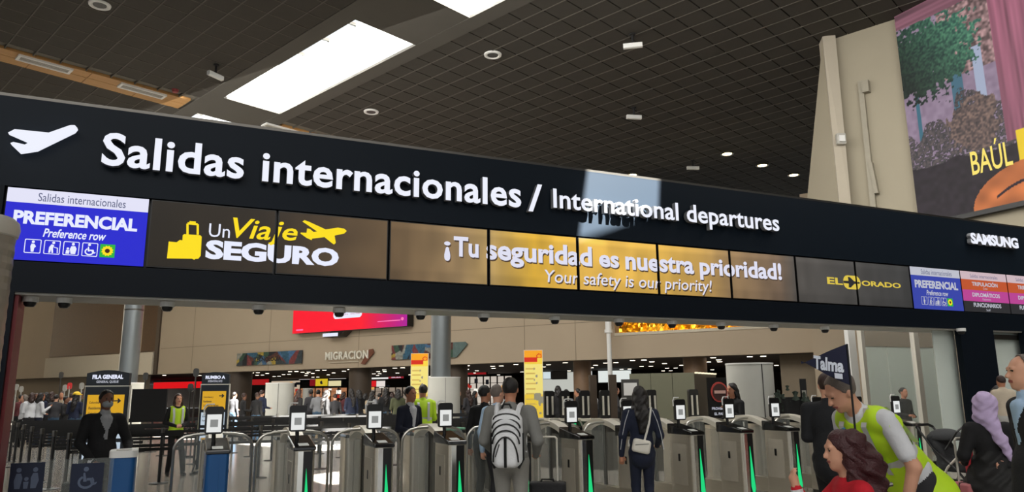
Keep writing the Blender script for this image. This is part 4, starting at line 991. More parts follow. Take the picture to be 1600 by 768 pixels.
# ------------------------------------------------------------------ kiosks, banners, booth
def kiosk(px, Y, w, h, head, lab, sub):
    rz = -math.atan2(px - 800, 1150) * 0.3
    t = empty('information_totem', ground(px, Y), rz, lab, 'sign')
    M_dk = mat('totem_navy', (22, 32, 44), 0.4)
    b = MB(); P = [(-w / 2, 0.08), (w / 2, 0.08), (w / 2, h - 0.05)] + [(w / 2 - w * k / 8, h - 0.05 + 0.05 * math.sin(math.pi * k / 8)) for k in range(1, 8)] + [(-w / 2, h - 0.05)]
    b.poly(P, -0.05, 0.05); b.build('body', M_dk, t)
    MB().box(-w / 2 - 0.015, w / 2 + 0.015, -0.055, 0.06, h - 0.27, h - 0.25).build('head_rail', M_steel_l, t)
    for s in (-1, 1): MB().tube([(s * (w / 2 + 0.01), 0, 0.0), (s * (w / 2 + 0.01), 0, h - 0.26)], 0.022, 8).build('side_tube', M_steel_l, t)
    for s in (-1, 1): MB().tube([(s * w / 2, 0, 0.3), (s * w / 2, -0.28, 0.03)], 0.018, 6).tube([(s * w / 2, 0, 0.3), (s * w / 2, 0.28, 0.03)], 0.018, 6).box(s * w / 2 - 0.03, s * w / 2 + 0.03, -0.32, 0.32, 0, 0.04).build('foot', M_blackm, t)
    put_text(head, (-w * 0.36, w * 0.36, h - 0.145, h - 0.075), W_P, t, y=-0.06, offset=0.05)
    put_text(sub, (-w * 0.26, w * 0.26, h - 0.215, h - 0.17), W2_P, t, y=-0.06, offset=0.02)
    yb = flatrect(glow('totem_yellow', (232, 176, 40), 0.8), t, 'yellow_panel', -w * 0.43, w * 0.43, h - 0.78, h - 0.40, -0.056)
    def arrow(z, c, s):
        MB().poly([(c - s, z - s * .18), (c + s * .1, z - s * .18), (c - s * .1, z - s * .7), (c + s * .25, z - s * .7), (c + s, z), (c + s * .25, z + s * .7), (c - s * .1, z + s * .7), (c + s * .1, z + s * .18), (c - s, z + s * .18)], -0.064, None).build('arrow', D2_P, t)
    arrow(h - 0.5, w * 0.28, 0.055)
    for k, s in enumerate(('Colombianos y', 'Residentes', 'Colombians and residents')): put_text(s, (-w * 0.38, (-0.02, -0.08, 0.18)[k] * w, h - 0.55 - 0.085 * k, h - 0.505 - 0.085 * k), D2_P, t, y=-0.06, offset=0.02)
    flatrect(glow('totem_pale', (198, 214, 228), 0.85), t, 'pale_panel', -w * 0.43, w * 0.43, h - 1.10, h - 0.84, -0.056)
    arrow(h - 0.95, w * 0.28, 0.05)
    for k, s in enumerate(('Extranjeros', 'Foreign passports')): put_text(s, (-w * 0.38, (0.0, 0.1)[k] * w, h - 0.95 - 0.085 * k, h - 0.905 - 0.085 * k), D2_P, t, y=-0.06, offset=0.02)
    flatrect(glow('totem_pale', (198, 214, 228), 0.85), t, 'pale_panel', -w * 0.43, w * 0.43, h - 1.42, h - 1.16, -0.056)
    put_text('Menores', (-w * 0.38, -0.02 * w, h - 1.30, h - 1.25), D2_P, t, y=-0.06, offset=0.02)
kiosk(168, 12.4, 0.66, 2.02, 'FILA GENERAL', 'dark information totem headed FILA GENERAL behind the masked traveller', 'GENERAL QUEUE')
kiosk(336, 16.0, 0.56, 2.08, 'RUMBO A', 'dark information totem with yellow and pale arrow panels behind the blue-wrapped gate', 'INTERNATIONAL GATES')
for (x, ytop, Y, wd, lab) in ((655, 552, 21, 0.48, 'yellow roll-up banner with a red heading left of the grey column'), (834, 547, 19, 0.46, 'yellow roll-up banner with a red heading behind the backpack traveller')):
    g_ = ground(x, Y); zt_ = at(x, ytop, Y).z
    t = empty('roll_up_banner', g_, -0.05, lab, 'banner')
    def bf(U, V):
        c = np.tile(np.array([238, 206, 74.]), (len(U), 1)); c[V > 0.9] = (236, 160, 40)
        pale = (V < 0.83) & (V > 0.45); c[pale] = (238, 222, 130)
        tx = ((np.floor(V * 64) % 4) == 1) & (U > 0.08) & (U < 0.5 + 0.2 * vnoise(V * 40, V * 0, 3)) & (V < 0.8); c[tx] = (204, 178, 92)
        bl = (vnoise(U * 6 + 3, V * 22, 9) > 0.74) & (U > 0.5) & (V < 0.8); c[bl] = (150, 146, 126)
        h_ = (V > 0.855) & (V < 0.915) & (U < 0.72); c[h_] = (206, 52, 36)
        r = np.hypot((U - 0.82) * 1.0, (V - 0.93) * 5.2); rg = (r > 0.10) & (r < 0.15); c[rg] = (206, 60, 36)
        lo = V < 0.1; c[lo] = (240, 210, 60)
        return c
    z0_ = 0.62
    paint('banner_print', wd, zt_ - z0_, 34, 120, bf, vcmat('banner_glow', 0.6, 0.25), t, loc=(-wd / 2, -0.02, z0_))  # faint glow added to the print, the banner itself is no lamp
    me_ = _mc['banner_glow']; nt_ = me_.node_tree; nt_.links.new(nt_.nodes['Color Attribute'].outputs[0], nt_.nodes['Principled BSDF'].inputs['Base Color'])
    MB().box(-wd / 2 - 0.01, wd / 2 + 0.01, -0.01, 0.03, z0_, zt_ + 0.01).build('board', M_white, t)
    for s in (-1, 1): MB().tube([(s * wd * 0.48, 0.02, 0), (s * wd * 0.48, 0.02, z0_)], 0.02, 6).build('leg', mat('frame_yellow', (226, 170, 30), 0.5), t)
    MB().box(-wd / 2, wd / 2, -0.16, 0.2, 0, 0.03).build('base_plate', M_blackm, t)
    MB().box(-wd / 2, wd / 2, 0.0, 0.04, 0.3, 0.34).build('cross_bar', mat('frame_yellow', (226, 170, 30), 0.5), t)
# grey-green booth with no entry sign
Yb = 18.0
pL, pR = ground(984, Yb), ground(1086, Yb - 0.6); pS = ground(1120, Yb + 1.2)
t = empty('inspection_booth', pL, 0, 'grey-green inspection booth with a no entry sign behind the tracksuit traveller', 'booth')
M_booth = mat('booth_green', (112, 112, 92), 0.6, vary=0.05)
hz = at(1030, 583, Yb).z
def slabwall(p, q_, h, m, nm, z0=0.0):
    d = (q_ - p); n = Vector((-d.y, d.x, 0)).normalized() * 0.06; o = pL
    mb = MB(); vs = [p - o, q_ - o, q_ - o + n, p - o + n]; mb.add([(v.x, v.y, z0) for v in vs] + [(v.x, v.y, h) for v in vs], [(3, 2, 1, 0), (4, 5, 6, 7), (0, 1, 5, 4), (1, 2, 6, 5), (2, 3, 7, 6), (3, 0, 4, 7)])
    return mb.build(nm, m, t)
for k in range(3): slabwall(pL.lerp(pR, k / 3 + 0.004), pL.lerp(pR, (k + 1) / 3 - 0.004), hz, M_booth, 'front_panel')
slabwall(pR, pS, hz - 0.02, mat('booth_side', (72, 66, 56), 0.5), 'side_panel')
for k in range(7): p_ = pR.lerp(pS, (k + 0.5) / 7) - pL; MB().box(-0.03, 0.03, -0.03, 0.03, 0, 0.035).build('edge_lamp', glow('edge_lamp', (255, 240, 200), 1.3), t, loc=(p_.x, p_.y - 0.05, hz - 0.02))
dS = (pS - pR).normalized(); aS = math.atan2(dS.y, dS.x)
sg = empty('no_entry_panel', pR + dS * 0.85 + Vector((0.12, -0.75, 0)), 0.35, 'dark panel with a red no entry disc on the side of the booth', 'sign')
MB().box(-0.30, 0.30, -0.03, 0.0, 0.75, hz - 0.12).build('panel', M_black, sg); 
cz = at(1105, 612, Yb).z
MB().cyl(0, 0, 0, 0.012, 0.23, 28).build('red_disc', mat('entry_red', (170, 66, 60), 0.5), sg, loc=(0, -0.04, cz)).rotation_euler = (rad(90), 0, 0)
MB().cyl(0, 0, 0, 0.012, 0.19, 28).build('disc_field', mat('entry_dark', (60, 36, 34), 0.5), sg, loc=(0, -0.054, cz)).rotation_euler = (rad(90), 0, 0)
MB().box(-0.15, 0.15, -0.08, -0.066, cz - 0.035, cz + 0.035).build('white_bar', mat('entry_white', (196, 160, 150), 0.5), sg)
put_text('PROHIBIDO', (-0.22, 0.22, cz - 0.40, cz - 0.34), W2_P, sg, y=-0.04, offset=0.02); put_text('EL PASO', (-0.16, 0.16, cz - 0.52, cz - 0.46), W2_P, sg, y=-0.04, offset=0.02)
# black screen board left, second row of scanners
t = empty('black_board', ground(234, 19), -0.1, 'large black board standing between the left kiosk and the guard', 'board')
z1 = at(234, 607, 19).z; MB().box(-0.47, 0.47, -0.02, 0.02, 0.95, z1).build('panel', M_blackm, t); 
for s in (-1, 1): MB().tube([(s * 0.44, 0, 0), (s * 0.44, 0, 1.0)], 0.02, 6).build('leg', M_black, t)
sc_l = ['grey and black passport scanner left of the others beyond the gates', 'passport scanner second from the left beyond the gates', 'passport scanner in the middle of the row beyond the gates', 'passport scanner left of the tracksuit traveller', 'passport scanner right of the tracksuit traveller', 'passport scanner beside the no entry panel']
for k, x in enumerate((868, 893, 925, 957, 1031, 1098)):
    t = empty('passport_scanner', ground(x, 16.4 - 0.2 * k), AG, sc_l[k], 'scanner', 'passport scanners beyond the gates')
    MB().rbox(-0.17, 0.17, 0, 0.6, 0, 0.98, 0.05).build('cabinet', M_steel_d, t); MB().rbox(-0.17, 0.17, 0, 0.6, 0.98, 1.03, 0.05).build('top', M_steel_l, t)
    MB().rbox(-0.12, 0.12, 0.3, 0.36, 1.03, 1.62, 0.04, axis='y').build('screen_head', M_black, t); MB().box(-0.08, -0.04, 0.28, 0.3, 1.1, 1.5).build('lamp_bar', M_steel_l, t); MB().box(0.05, 0.09, 0.28, 0.3, 1.1, 1.5).build('lamp_bar', M_steel_l, t)
    if k in (2, 3): MB().rbox(0.16, 0.34, 0.35, 0.42, 0, 1.95, 0.02).build('tall_post', M_dcol, t)
    MB().cyl(0.06, -0.005, 0.9, 0.95, 0.03, 8).build('green_lamp', M_green, t)
    MB().tube([(-0.2, 0.1, 0.5), (-0.2, 0.1, 0.9), (-0.26, 0.1, 1.0), (-0.5, 0.1, 1.03)], 0.02, 8).build('curved_rail', M_tube, t, smooth=True)
t = empty('notice_stand', ground(985, 17), 0, 'grey notice board with two pale sheets behind the dark-haired traveller', 'board')
MB().box(-0.2, 0.2, 0, 0.03, 0.85, 1.86).build('panel', M_steel_d, t); MB().box(-0.15, 0.15, -0.01, 0, 1.5, 1.78).build('sheet', M_white, t); MB().box(-0.15, 0.15, -0.01, 0, 1.1, 1.38).build('sheet', M_white, t); MB().tube([(0, 0.015, 0), (0, 0.015, 0.9)], 0.03, 6).build('leg', M_steel_d, t)
t = empty('display_counter', ground(1243, 14.5), 0.1, 'dark counter heaped with grey-green plants and small signs behind the flag man', 'counter')
MB().rbox(-0.36, 0.36, 0, 0.5, 0, 1.05, 0.03).build('counter_body', M_blackm, t); 
rs3 = np.random.RandomState(8)
for k in range(26):
    x, y, z = rs3.uniform(-.33, .3), rs3.uniform(0, .4), rs3.uniform(1.08, 1.65 - 0.2 * rs3.rand()); r = rs3.uniform(.05, .1)
    MB().add([(r * math.cos(a_) * (1 if b_ else .3), 0.35 * r * math.sin(2 * a_), r * math.sin(a_)) for a_, b_ in [(rad(i * 45), i % 2) for i in range(8)]], [tuple(range(8))]).build('leaf', mat('plant_grey_green', (54, 66, 56), 0.6, vary=.4), t, loc=(x, y, z), rz=rs3.uniform(-1, 1))
MB().rbox(-0.2, 0.25, 0.1, 0.4, 1.05, 1.45, 0.08).build('dark_heap', M_blackm, t)
MB().box(0.13, 0.25, 0.05, 0.08, 1.28, 1.8).build('card_holder', M_black, t); MB().box(0.15, 0.23, 0.04, 0.05, 1.38, 1.58).build('card', M_soffit, t)
# thin lollipop signs over the queue
for k, (x, y, Y, c, w) in enumerate(((24, 605, 27, M_soffit, 'leftmost'), (32, 608, 28, M_soffit, 'second from the left'), (92, 586, 26, M_steel_d, 'tallest, grey'), (100, 606, 26, M_soffit, 'with a white disc left of the red one'), (107, 603, 25, mat('sign_red', (226, 60, 60), .5), 'with a red disc'), (126, 603, 25, M_soffit, 'right of the yellow cap'),
        (225, 588, 22, M_steel_d, 'thin, left of the red shop fascia'), (304, 582, 20, M_steel_d, 'thin, before the right end of the red fascia'), (297, 606, 20, M_steel_d, 'short, beside the guard'))):
    p = ground(x, Y); z1 = at(x, y, Y).z; t = empty('queue_marker', p, 0, 'slim pole sign over the queue, ' + w, 'sign')
    MB().cyl(0, 0, 0, z1, 0.022, 6).build('pole', c if k != 4 else M_soffit, t); MB().cyl(0, 0, 0, 0.03, 0.15, 12).build('base', M_blackm, t)
    MB().rbox(-0.075, 0.075, -0.012, 0.012, z1 - 0.1, z1 + 0.12, 0.06, axis='y').build('head', c, t)
# stanchions with belts
M_belt = mat('belt_black', (16, 16, 17), 0.7)
st0 = None
rows = [(14.6, 15.8), (16.0, 17.4), (17.6, 18.8)]
def stan(p, rz, L):
    t = empty('belt_stanchion', p, rz, 'black belt stanchion in the nearest queue row beyond the gates', 'stanchion', 'belt stanchions of the nearest queue row')
    MB().lathe([(0.001, 0.02), (0.05, 0.02), (0.17, 0.012), (0.175, 0), (0.001, 0)][::-1], 14).build('base', M_black, t)
    MB().cyl(0, 0, 0.01, 0.96, 0.03, 8).build('post', M_black, t); MB().cyl(0, 0, 0.9, 1.0, 0.04, 8).build('head', M_steel_d, t)
    for z in (0.9, 0.66): MB().box(0, L, -0.003, 0.003, z, z + 0.055).build('belt', M_belt, t)
    return t
n = 0; RN = ['nearest', 'second', 'third', 'fourth', 'fifth', 'sixth', 'seventh', 'farthest']
for r, v in enumerate((14.6, 15.7, 16.9, 18.2, 19.6, 21.1, 22.7, 24.4)):
    L = 1.75
    for k in range(0, 13):
        u = -8.5 + L * k - 0.35 * r
        p = G(u, v, 0); x, y, d = proj(p)
        if not (5 < x < 905): continue
        if abs(x - 277) < 22 and v < 17: continue
        if any((p - ground(*q)).length < 1.0 or (p + GU * 0.9 - ground(*q)).length < 0.9 for q in ((688, 25), (197, 30), (437, 30), (481, 44), (1173, 15.2), (868, 16.4), (925, 16), (655, 21), (834, 19), (234, 19), (336, 16), (885, 16.2))): continue
        if st0 is None: st0 = stan(p, AG, L)
        else: c = copy_tree(st0); c.location = p; c['label'] = 'black belt stanchion in the %s queue row beyond the gates' % RN[r]; c['group'] = 'belt stanchions of the %s queue row' % RN[r]
        n += 1
# ------------------------------------------------------------------ figures: one closed surface each, grown from tapered forms
def sd_cap(P, a, b, ra, rb):
    ab = b - a; t = np.clip(((P - a) @ ab) / max(1e-9, ab @ ab), 0, 1)
    return np.linalg.norm(P - a - t[..., None] * ab, axis=-1) - (ra + (rb - ra) * t)
def sd_ell(P, c, r, Rm=None):
    q = P - c
    if Rm is not None: q = q @ Rm
    r = np.array(r); k0 = np.linalg.norm(q / r, axis=-1); k1 = np.linalg.norm(q / (r * r), axis=-1)
    return k0 * (k0 - 1) / np.maximum(k1, 1e-6)
def sd_box(P, c, h, rr, Rm=None):
    q = P - c
    if Rm is not None: q = q @ Rm
    d = np.abs(q) - (np.array(h) - rr)
    return np.linalg.norm(np.maximum(d, 0), axis=-1) + np.minimum(d.max(-1), 0) - rr
def euler(x=0, y=0, z=0): return np.array(Matrix.Rotation(z, 3, 'Z') @ Matrix.Rotation(y, 3, 'Y') @ Matrix.Rotation(x, 3, 'X'))
def prim_bounds(p):
    k = p[0]
    if k == 'c': a, b, ra, rb = p[1:5]; r = max(ra, rb); return np.minimum(a, b) - r, np.maximum(a, b) + r
    c, r = p[1], max(p[2]) if k == 'e' else float(np.linalg.norm(p[2])); return c - r, c + r
def prim_eval(p, P):
    if p[0] == 'c': d = sd_cap(P, *p[1:5])
    elif p[0] == 'e': d = sd_ell(P, *p[1:4])
    else: d = sd_box(P, *p[1:5])
    return d
def grow(groups, h, cuts=None):
    # groups: {name: [(prim, blend)]}; returns one closed surface and the group of each face
    lo = np.min([prim_bounds(p)[0] for g in groups.values() for p, k in g], 0) - 3 * h
    hi = np.max([prim_bounds(p)[1] for g in groups.values() for p, k in g], 0) + 3 * h
    n = np.ceil((hi - lo) / h).astype(int) + 1
    ax = [lo[i] + h * np.arange(n[i]) for i in range(3)]
    names = list(groups); best = np.full(n, 1.0, np.float32); who = np.zeros(n, np.int8)
    for gi, nm in enumerate(names):
        fld = np.full(n, 1.0, np.float32)
        for p, k in groups[nm]:
            a, b = prim_bounds(p); m = k + 2.5 * h
            i0 = np.maximum(((a - m - lo) / h).astype(int), 0); i1 = np.minimum(((b + m - lo) / h).astype(int) + 2, n)
            sl = tuple(slice(i0[i], i1[i]) for i in range(3))
            X, Y, Zg = np.meshgrid(ax[0][sl[0]], ax[1][sl[1]], ax[2][sl[2]], indexing='ij')
            P = np.stack([X, Y, Zg], -1); d = prim_eval(p, P).astype(np.float32); f = fld[sl]
            if k > 0:
                q = np.clip(0.5 + 0.5 * (f - d) / k, 0, 1); v = f * (1 - q) + d * q - k * q * (1 - q)
            else: v = np.minimum(f, d)
            fld[sl] = v
        if cuts and nm in cuts:
            X, Y, Zg = np.meshgrid(*ax, indexing='ij'); fld = np.maximum(fld, cuts[nm](np.stack([X, Y, Zg], -1)).astype(np.float32))
        m = fld < best; best[m] = fld[m]; who[m] = gi
    return surface(best, who, lo, h, names)
def surface(F3, who, lo, h, names):
    s = F3 < 0
    c = [s[i:s.shape[0] - 1 + i, j:s.shape[1] - 1 + j, k:s.shape[2] - 1 + k] for i in (0, 1) for j in (0, 1) for k in (0, 1)]
    cnt = sum(x.astype(np.int8) for x in c); act = (cnt > 0) & (cnt < 8)
    idx = -np.ones(act.shape, np.int64); cell = np.argwhere(act); idx[act] = np.arange(len(cell))
    acc = np.zeros((len(cell), 3)); num = np.zeros(len(cell))
    off = [(i, j, k) for i in (0, 1) for j in (0, 1) for k in (0, 1)]
    val = {o: F3[cell[:, 0] + o[0], cell[:, 1] + o[1], cell[:, 2] + o[2]] for o in off}
    for a in off:
        for d in range(3):
            if a[d] == 0:
                b = list(a); b[d] = 1; b = tuple(b); va, vb = val[a], val[b]; m = (va < 0) != (vb < 0)
                t = np.where(m, va / np.where(va == vb, 1, va - vb), 0); p = np.tile(np.array(a, float), (len(cell), 1)); p[:, d] += t
                acc[m] += p[m]; num[m] += 1
    V = lo + h * (cell + acc / num[:, None]); faces = []
    for d in range(3):
        e, f_ = [(1, 2), (2, 0), (0, 1)][d]
        sa = [slice(None)] * 3; sb = [slice(None)] * 3; sa[d] = slice(0, -1); sb[d] = slice(1, None)
        A, B = s[tuple(sa)], s[tuple(sb)]; ed = np.argwhere(A != B)
        ok = (ed[:, e] > 0) & (ed[:, f_] > 0) & (ed[:, e] < s.shape[e] - 1) & (ed[:, f_] < s.shape[f_] - 1); ed = ed[ok]
        q = []
        for (de, df) in ((0, 0), (-1, 0), (-1, -1), (0, -1)):
            t = ed.copy(); t[:, e] += de; t[:, f_] += df; q.append(idx[t[:, 0], t[:, 1], t[:, 2]])
        q = np.stack(q, 1); inside = A[ed[:, 0], ed[:, 1], ed[:, 2]]; q[~inside] = q[~inside][:, ::-1]; faces.append(q)
    Fq = np.concatenate(faces); g = who[cell[:, 0], cell[:, 1], cell[:, 2]]
    # take the group at the voxel nearest to the surface vertex
    gv = np.round((V - lo) / h).astype(int); gv = np.minimum(gv, np.array(who.shape) - 1); g = who[gv[:, 0], gv[:, 1], gv[:, 2]]
    return V, Fq, g[Fq[:, 0]], names
def skin_mesh(name, groups, mats, h, parent=None, cuts=None, loc=(0, 0, 0), rz=0.0, wave=0.0, wf=38.0):
    V, Fq, fg, names = grow(groups, h, cuts)
    if len(names) > 1:                      # clean seams between skin and clothes
        fl = []
        for nm in names:
            f = np.full(len(V), 1.0)
            for q, k in groups[nm]:
                a, b = prim_bounds(q); m = np.all((V > a - k - .03) & (V < b + k + .03), axis=1)
                if not m.any(): continue
                d = prim_eval(q, V[m]); v = f[m]
                if k > 0: w_ = np.clip(0.5 + 0.5 * (v - d) / k, 0, 1); f[m] = v * (1 - w_) + d * w_ - k * w_ * (1 - w_)
                else: f[m] = np.minimum(v, d)
            fl.append(f)
        fl = np.stack(fl, 1); fg = fl[Fq].sum(1).argmin(1)
    if wave: V = V + wave * np.stack([np.sin(V[:, 2] * wf + V[:, 1] * wf * .7), np.sin(V[:, 2] * wf * 1.2 + V[:, 0] * wf), .5 * np.sin(V[:, 0] * wf * 1.3 + V[:, 1] * wf)], 1)
    me = bpy.data.meshes.new(name); me.from_pydata(V.tolist(), [], Fq.tolist())
    for nm in names: me.materials.append(mats[nm])
    me.polygons.foreach_set('material_index', fg.astype(np.int32)); me.polygons.foreach_set('use_smooth', np.ones(len(fg), bool))
    o = bpy.data.objects.new(name, me); C.objects.link(o); o.parent = parent; o.location = loc; o.rotation_euler = (0, 0, rz)
    return o
def V3(*a): return np.array(a, float)

SKIN = {'fair': mat('skin_fair', (214, 160, 132), 0.55, vary=.05), 'tan': mat('skin_tan', (186, 128, 98), 0.55, vary=.05), 'dark': mat('skin_dark', (120, 80, 60), 0.55, vary=.05)}
HAIR = {'black': mat('hair_black', (22, 18, 17), 0.5, bump=.4, scale=30), 'brown': mat('hair_brown', (52, 32, 26), 0.5, bump=.4, scale=30), 'grey': mat('hair_grey', (112, 102, 94), 0.6, bump=.3, scale=30), 'auburn': mat('hair_auburn', (60, 22, 26), 0.45, bump=.4, scale=30)}
def cloth(name, col, rough=0.85): return mat(name, col, rough, vary=.12, scale=7, bump=.35, bscale=16)
M_eye = mat('eye_dark', (24, 18, 16), 0.3); M_lip = mat('lip', (160, 84, 78), 0.5); M_shoe = mat('shoe_black', (22, 22, 24), 0.5)

def figure(name, loc, rz, H=1.7, fat=1.0, sh=1.0, lean=0.0, twist=0.0, hyaw=0.0, hpitch=0.0, htilt=0.0, arms=None, legs=None, sit=False,
           top=None, bottom=None, skin='tan', shoe=None, short=False, hair='short', hcol='black', coat=0.0, res=0.012, label='', group=None,
           fingers=True, face=True, skirt=False, front=None, hood=None, extra=None, z0=0.0, bald=0.0, build=1.0):
    S = H / 1.75
    root = empty(name, (loc[0], loc[1], z0), rz, label, 'person', group)
    top = top or cloth('navy_cloth', (26, 30, 44)); bottom = bottom or cloth('dark_trousers', (30, 30, 34)); shoe = shoe or M_shoe
    pel = V3(0, 0, .93) * S
    if sit: pel = V3(0, 0, .52) * S
    Rl = euler(x=lean, z=0) @ euler(z=twist)   # positive lean bends forward (towards -y)
    def T(x, y, z): return pel + Rl @ (V3(x, y, z - .93) * S)
    g = {'skin': [], 'top': [], 'bottom': [], 'shoe': []}
    hipw = .085 * (0.6 + 0.4 * fat)
    lg = legs or {}
    for s, nm in ((1, 'L'), (-1, 'R')):
        hip = pel + V3(s * hipw, 0, -.03) * S
        if sit: kn = hip + V3(s * .03, -.42, .0) * S; an = kn + V3(0, .0, -.42) * S
        else:
            ft = lg.get(nm, (s * .10, 0, 0)); an = V3(ft[0], ft[1], .085 + ft[2]) * S
            mid = (hip + an) / 2; bend = np.linalg.norm(hip - an); Lg = .845 * S; kb = math.sqrt(max(0, (Lg / 2) ** 2 - (bend / 2) ** 2)); kn = mid + V3(0, -1, 0) * kb
        b_ = 1.0 if not short else 0.9
        g['bottom'] += [(('c', hip, kn, .088 * S * fat, .062 * S * b_), .03), (('c', kn, an + V3(0, 0, .02) * S, .062 * S * b_, .050 * S), .02)]
        g['shoe'] += [(('c', an + V3(0, .03, -.045) * S, an + V3(s * .015, -.13, -.055) * S, .042 * S, .034 * S), .02), (('c', an, an + V3(0, 0, -.04) * S, .044 * S, .042 * S), .02)]
    g['bottom'] += [(('e', pel + V3(0, .01, .0) * S, V3(.155, .115, .12) * S * V3(fat, fat, 1), None), .04)]
    if skirt: g['bottom'] += [(('c', pel, pel + V3(0, 0, -.45) * S, .16 * S, .2 * S), .04)]
    w = sh
    g['top'] += [(('e', T(0, 0, 1.06), V3(.145 * fat, .105 * fat, .15) * S, Rl), .05), (('e', T(0, 0, 1.27), V3(.170 * w, .112 * (0.5 + .5 * fat), .19) * S, Rl), .06),
                 (('c', T(-.13 * w, 0, 1.405), T(.13 * w, 0, 1.405), .062 * S, .062 * S), .05), (('c', T(0, .0, 1.42), T(0, .0, 1.475), .075 * S, .055 * S), .03)]
    if coat: g['top'] += [(('c', T(0, 0, 1.0), pel + V3(0, 0, -coat) * S, .145 * S * fat, .165 * S * fat), .05)]
    else: g['top'] += [(('c', T(-.05, 0, .97), T(.05, 0, .97), .118 * S * fat, .118 * S * fat), .04)]
    hb = T(0, -.005, 1.475); Rh = Rl @ euler(z=hyaw) @ euler(x=hpitch) @ euler(y=htilt)
    hc = hb + Rl @ (V3(0, -.02, .0) * S) + Rh @ (V3(0, -.005, .155) * S)
    hs = S * 0.98
    def HD(x, y, z): return hc + Rh @ (V3(x, y, z) * hs)
    g['skin'] += [(('c', hb - Rl @ V3(0, 0, .03), HD(0, .015, -.06), .056 * S, .052 * S), .02), (('e', HD(0, .012, .02), V3(.074, .094, .095) * hs, Rh), .03),
                  (('e', HD(0, -.022, -.05), V3(.056, .068, .066) * hs, Rh), .03), (('c', HD(0, -.055, -.098), HD(0, -.062, -.1), .022 * hs, .02 * hs), .025)]
    if face:
        g['skin'] += [(('c', HD(0, -.082, .008), HD(0, -.104, -.028), .009 * hs, .014 * hs), .012), (('e', HD(.076, .012, -.01), V3(.012, .02, .032) * hs, Rh), .006), (('e', HD(-.076, .012, -.01), V3(.012, .02, .032) * hs, Rh), .006),
                      (('c', HD(-.035, -.078, .028), HD(.035, -.078, .028), .010 * hs, .010 * hs), .015)]
        g['eye'] = [(('e', HD(s * .030, -.082, .010), V3(.011, .008, .006) * hs, Rh), 0) for s in (1, -1)] + [(('c', HD(s * .016, -.088, .030), HD(s * .046, -.080, .032), .004 * hs, .003 * hs), 0) for s in (1, -1)]
        g['lip'] = [(('c', HD(-.02, -.086, -.062), HD(.02, -.086, -.062), .008 * hs, .008 * hs), 0)]
    # arms
    ar = arms or {}
    hands = {}
    for s, nm in ((1, 'L'), (-1, 'R')):
        a = ar.get(nm, 'down'); shd = T(s * .175 * w, .0, 1.395)
        if a == 'down': el, wr, fd = (s * .235, .03, 1.12), (s * .25, -.03, .87), (0, -.1, -1)
        elif a == 'front': el, wr, fd = (s * .235, .02, 1.12), (s * .06, -.23, 1.05), (-s * 1, -.2, -.1)
        elif a == 'forward': el, wr, fd = (s * .22, .0, 1.12), (s * .17, -.26, 1.08), (0, -1, 0)
        elif a == 'phone': el, wr, fd = (s * .22, -.04, 1.13), (s * .10, -.27, 1.28), (-s * .3, -.6, .6)
        elif a == 'up': el, wr, fd = (s * .24, -.18, 1.35), (s * .2, -.25, 1.60), (0, 0, 1)
        else: el, wr, fd = a
        el, wr = T(*el), T(*wr); fd = Rl @ (V3(*fd) / np.linalg.norm(fd)); hands[nm] = (wr, fd, s)
        sl = 'top' if not short else 'skin'
        if not short:
            g['top'] += [(('c', shd, el, .056 * S * build, .046 * S * build), .03), (('c', el, wr, .046 * S * build, .035 * S), .02)]
        else:
            m = shd + (el - shd) * .72; g['top'] += [(('c', shd, m, .060 * S * build, .056 * S * build), .03)]
            g['skin'] += [(('c', shd, el, .047 * S, .041 * S), .01), (('c', el, wr, .041 * S, .027 * S), .02)]
        # hand: palm, four unequal fingers and a thumb leaving the side of the palm
        side = np.cross(fd, V3(0, 1, 0) if abs(fd[1]) < .8 else V3(0, 0, 1)); side /= np.linalg.norm(side); nrm = np.cross(fd, side)
        if nm == 'L': side = -side
        pc = wr + fd * .05 * S
        g['skin'] += [(('c', wr, pc + fd * .02 * S, .026 * S, .030 * S), .012)]
        if fingers:
            for k, L in enumerate((.062, .072, .068, .052)):
                b0 = pc + fd * .035 * S + side * (.026 - .0175 * k) * S; b1 = b0 + (fd * .6 + nrm * .25 * s) * L * S * .6; b2 = b1 + (fd * .35 + nrm * .55 * s) * L * S * .55
                g['skin'] += [(('c', b0, b1, .0095 * S, .009 * S), .003), (('c', b1, b2, .009 * S, .0075 * S), .003)]
            t0 = wr + fd * .025 * S + side * .022 * S; t1 = t0 + (side * .7 + fd * .7) * .035 * S
            g['skin'] += [(('c', t0, t1, .012 * S, .010 * S), .006), (('c', t1, t1 + (fd * .9 + side * .1) * .028 * S, .010 * S, .008 * S), .003)]
        else: g['skin'] += [(('c', pc, pc + fd * .06 * S, .026 * S, .016 * S), .01)]
    if front: g['front'] = [(('c', T(-.02, -.075, 1.40), T(0, -.088, 1.16), .050 * S, .028 * S), 0), (('c', T(.02, -.075, 1.40), T(0, -.088, 1.16), .050 * S, .028 * S), 0), (('c', T(0, -.015, 1.42), T(0, -.02, 1.475), .075 * S, .062 * S), .01)]
    ms = {'front': front, 'skin': SKIN[skin], 'top': top, 'bottom': bottom, 'shoe': shoe, 'eye': M_eye, 'lip': M_lip}
    ms = {k_: ms[k_] for k_ in g}
    skin_mesh('body', g, ms, res, root)
    # hair
    hg = []
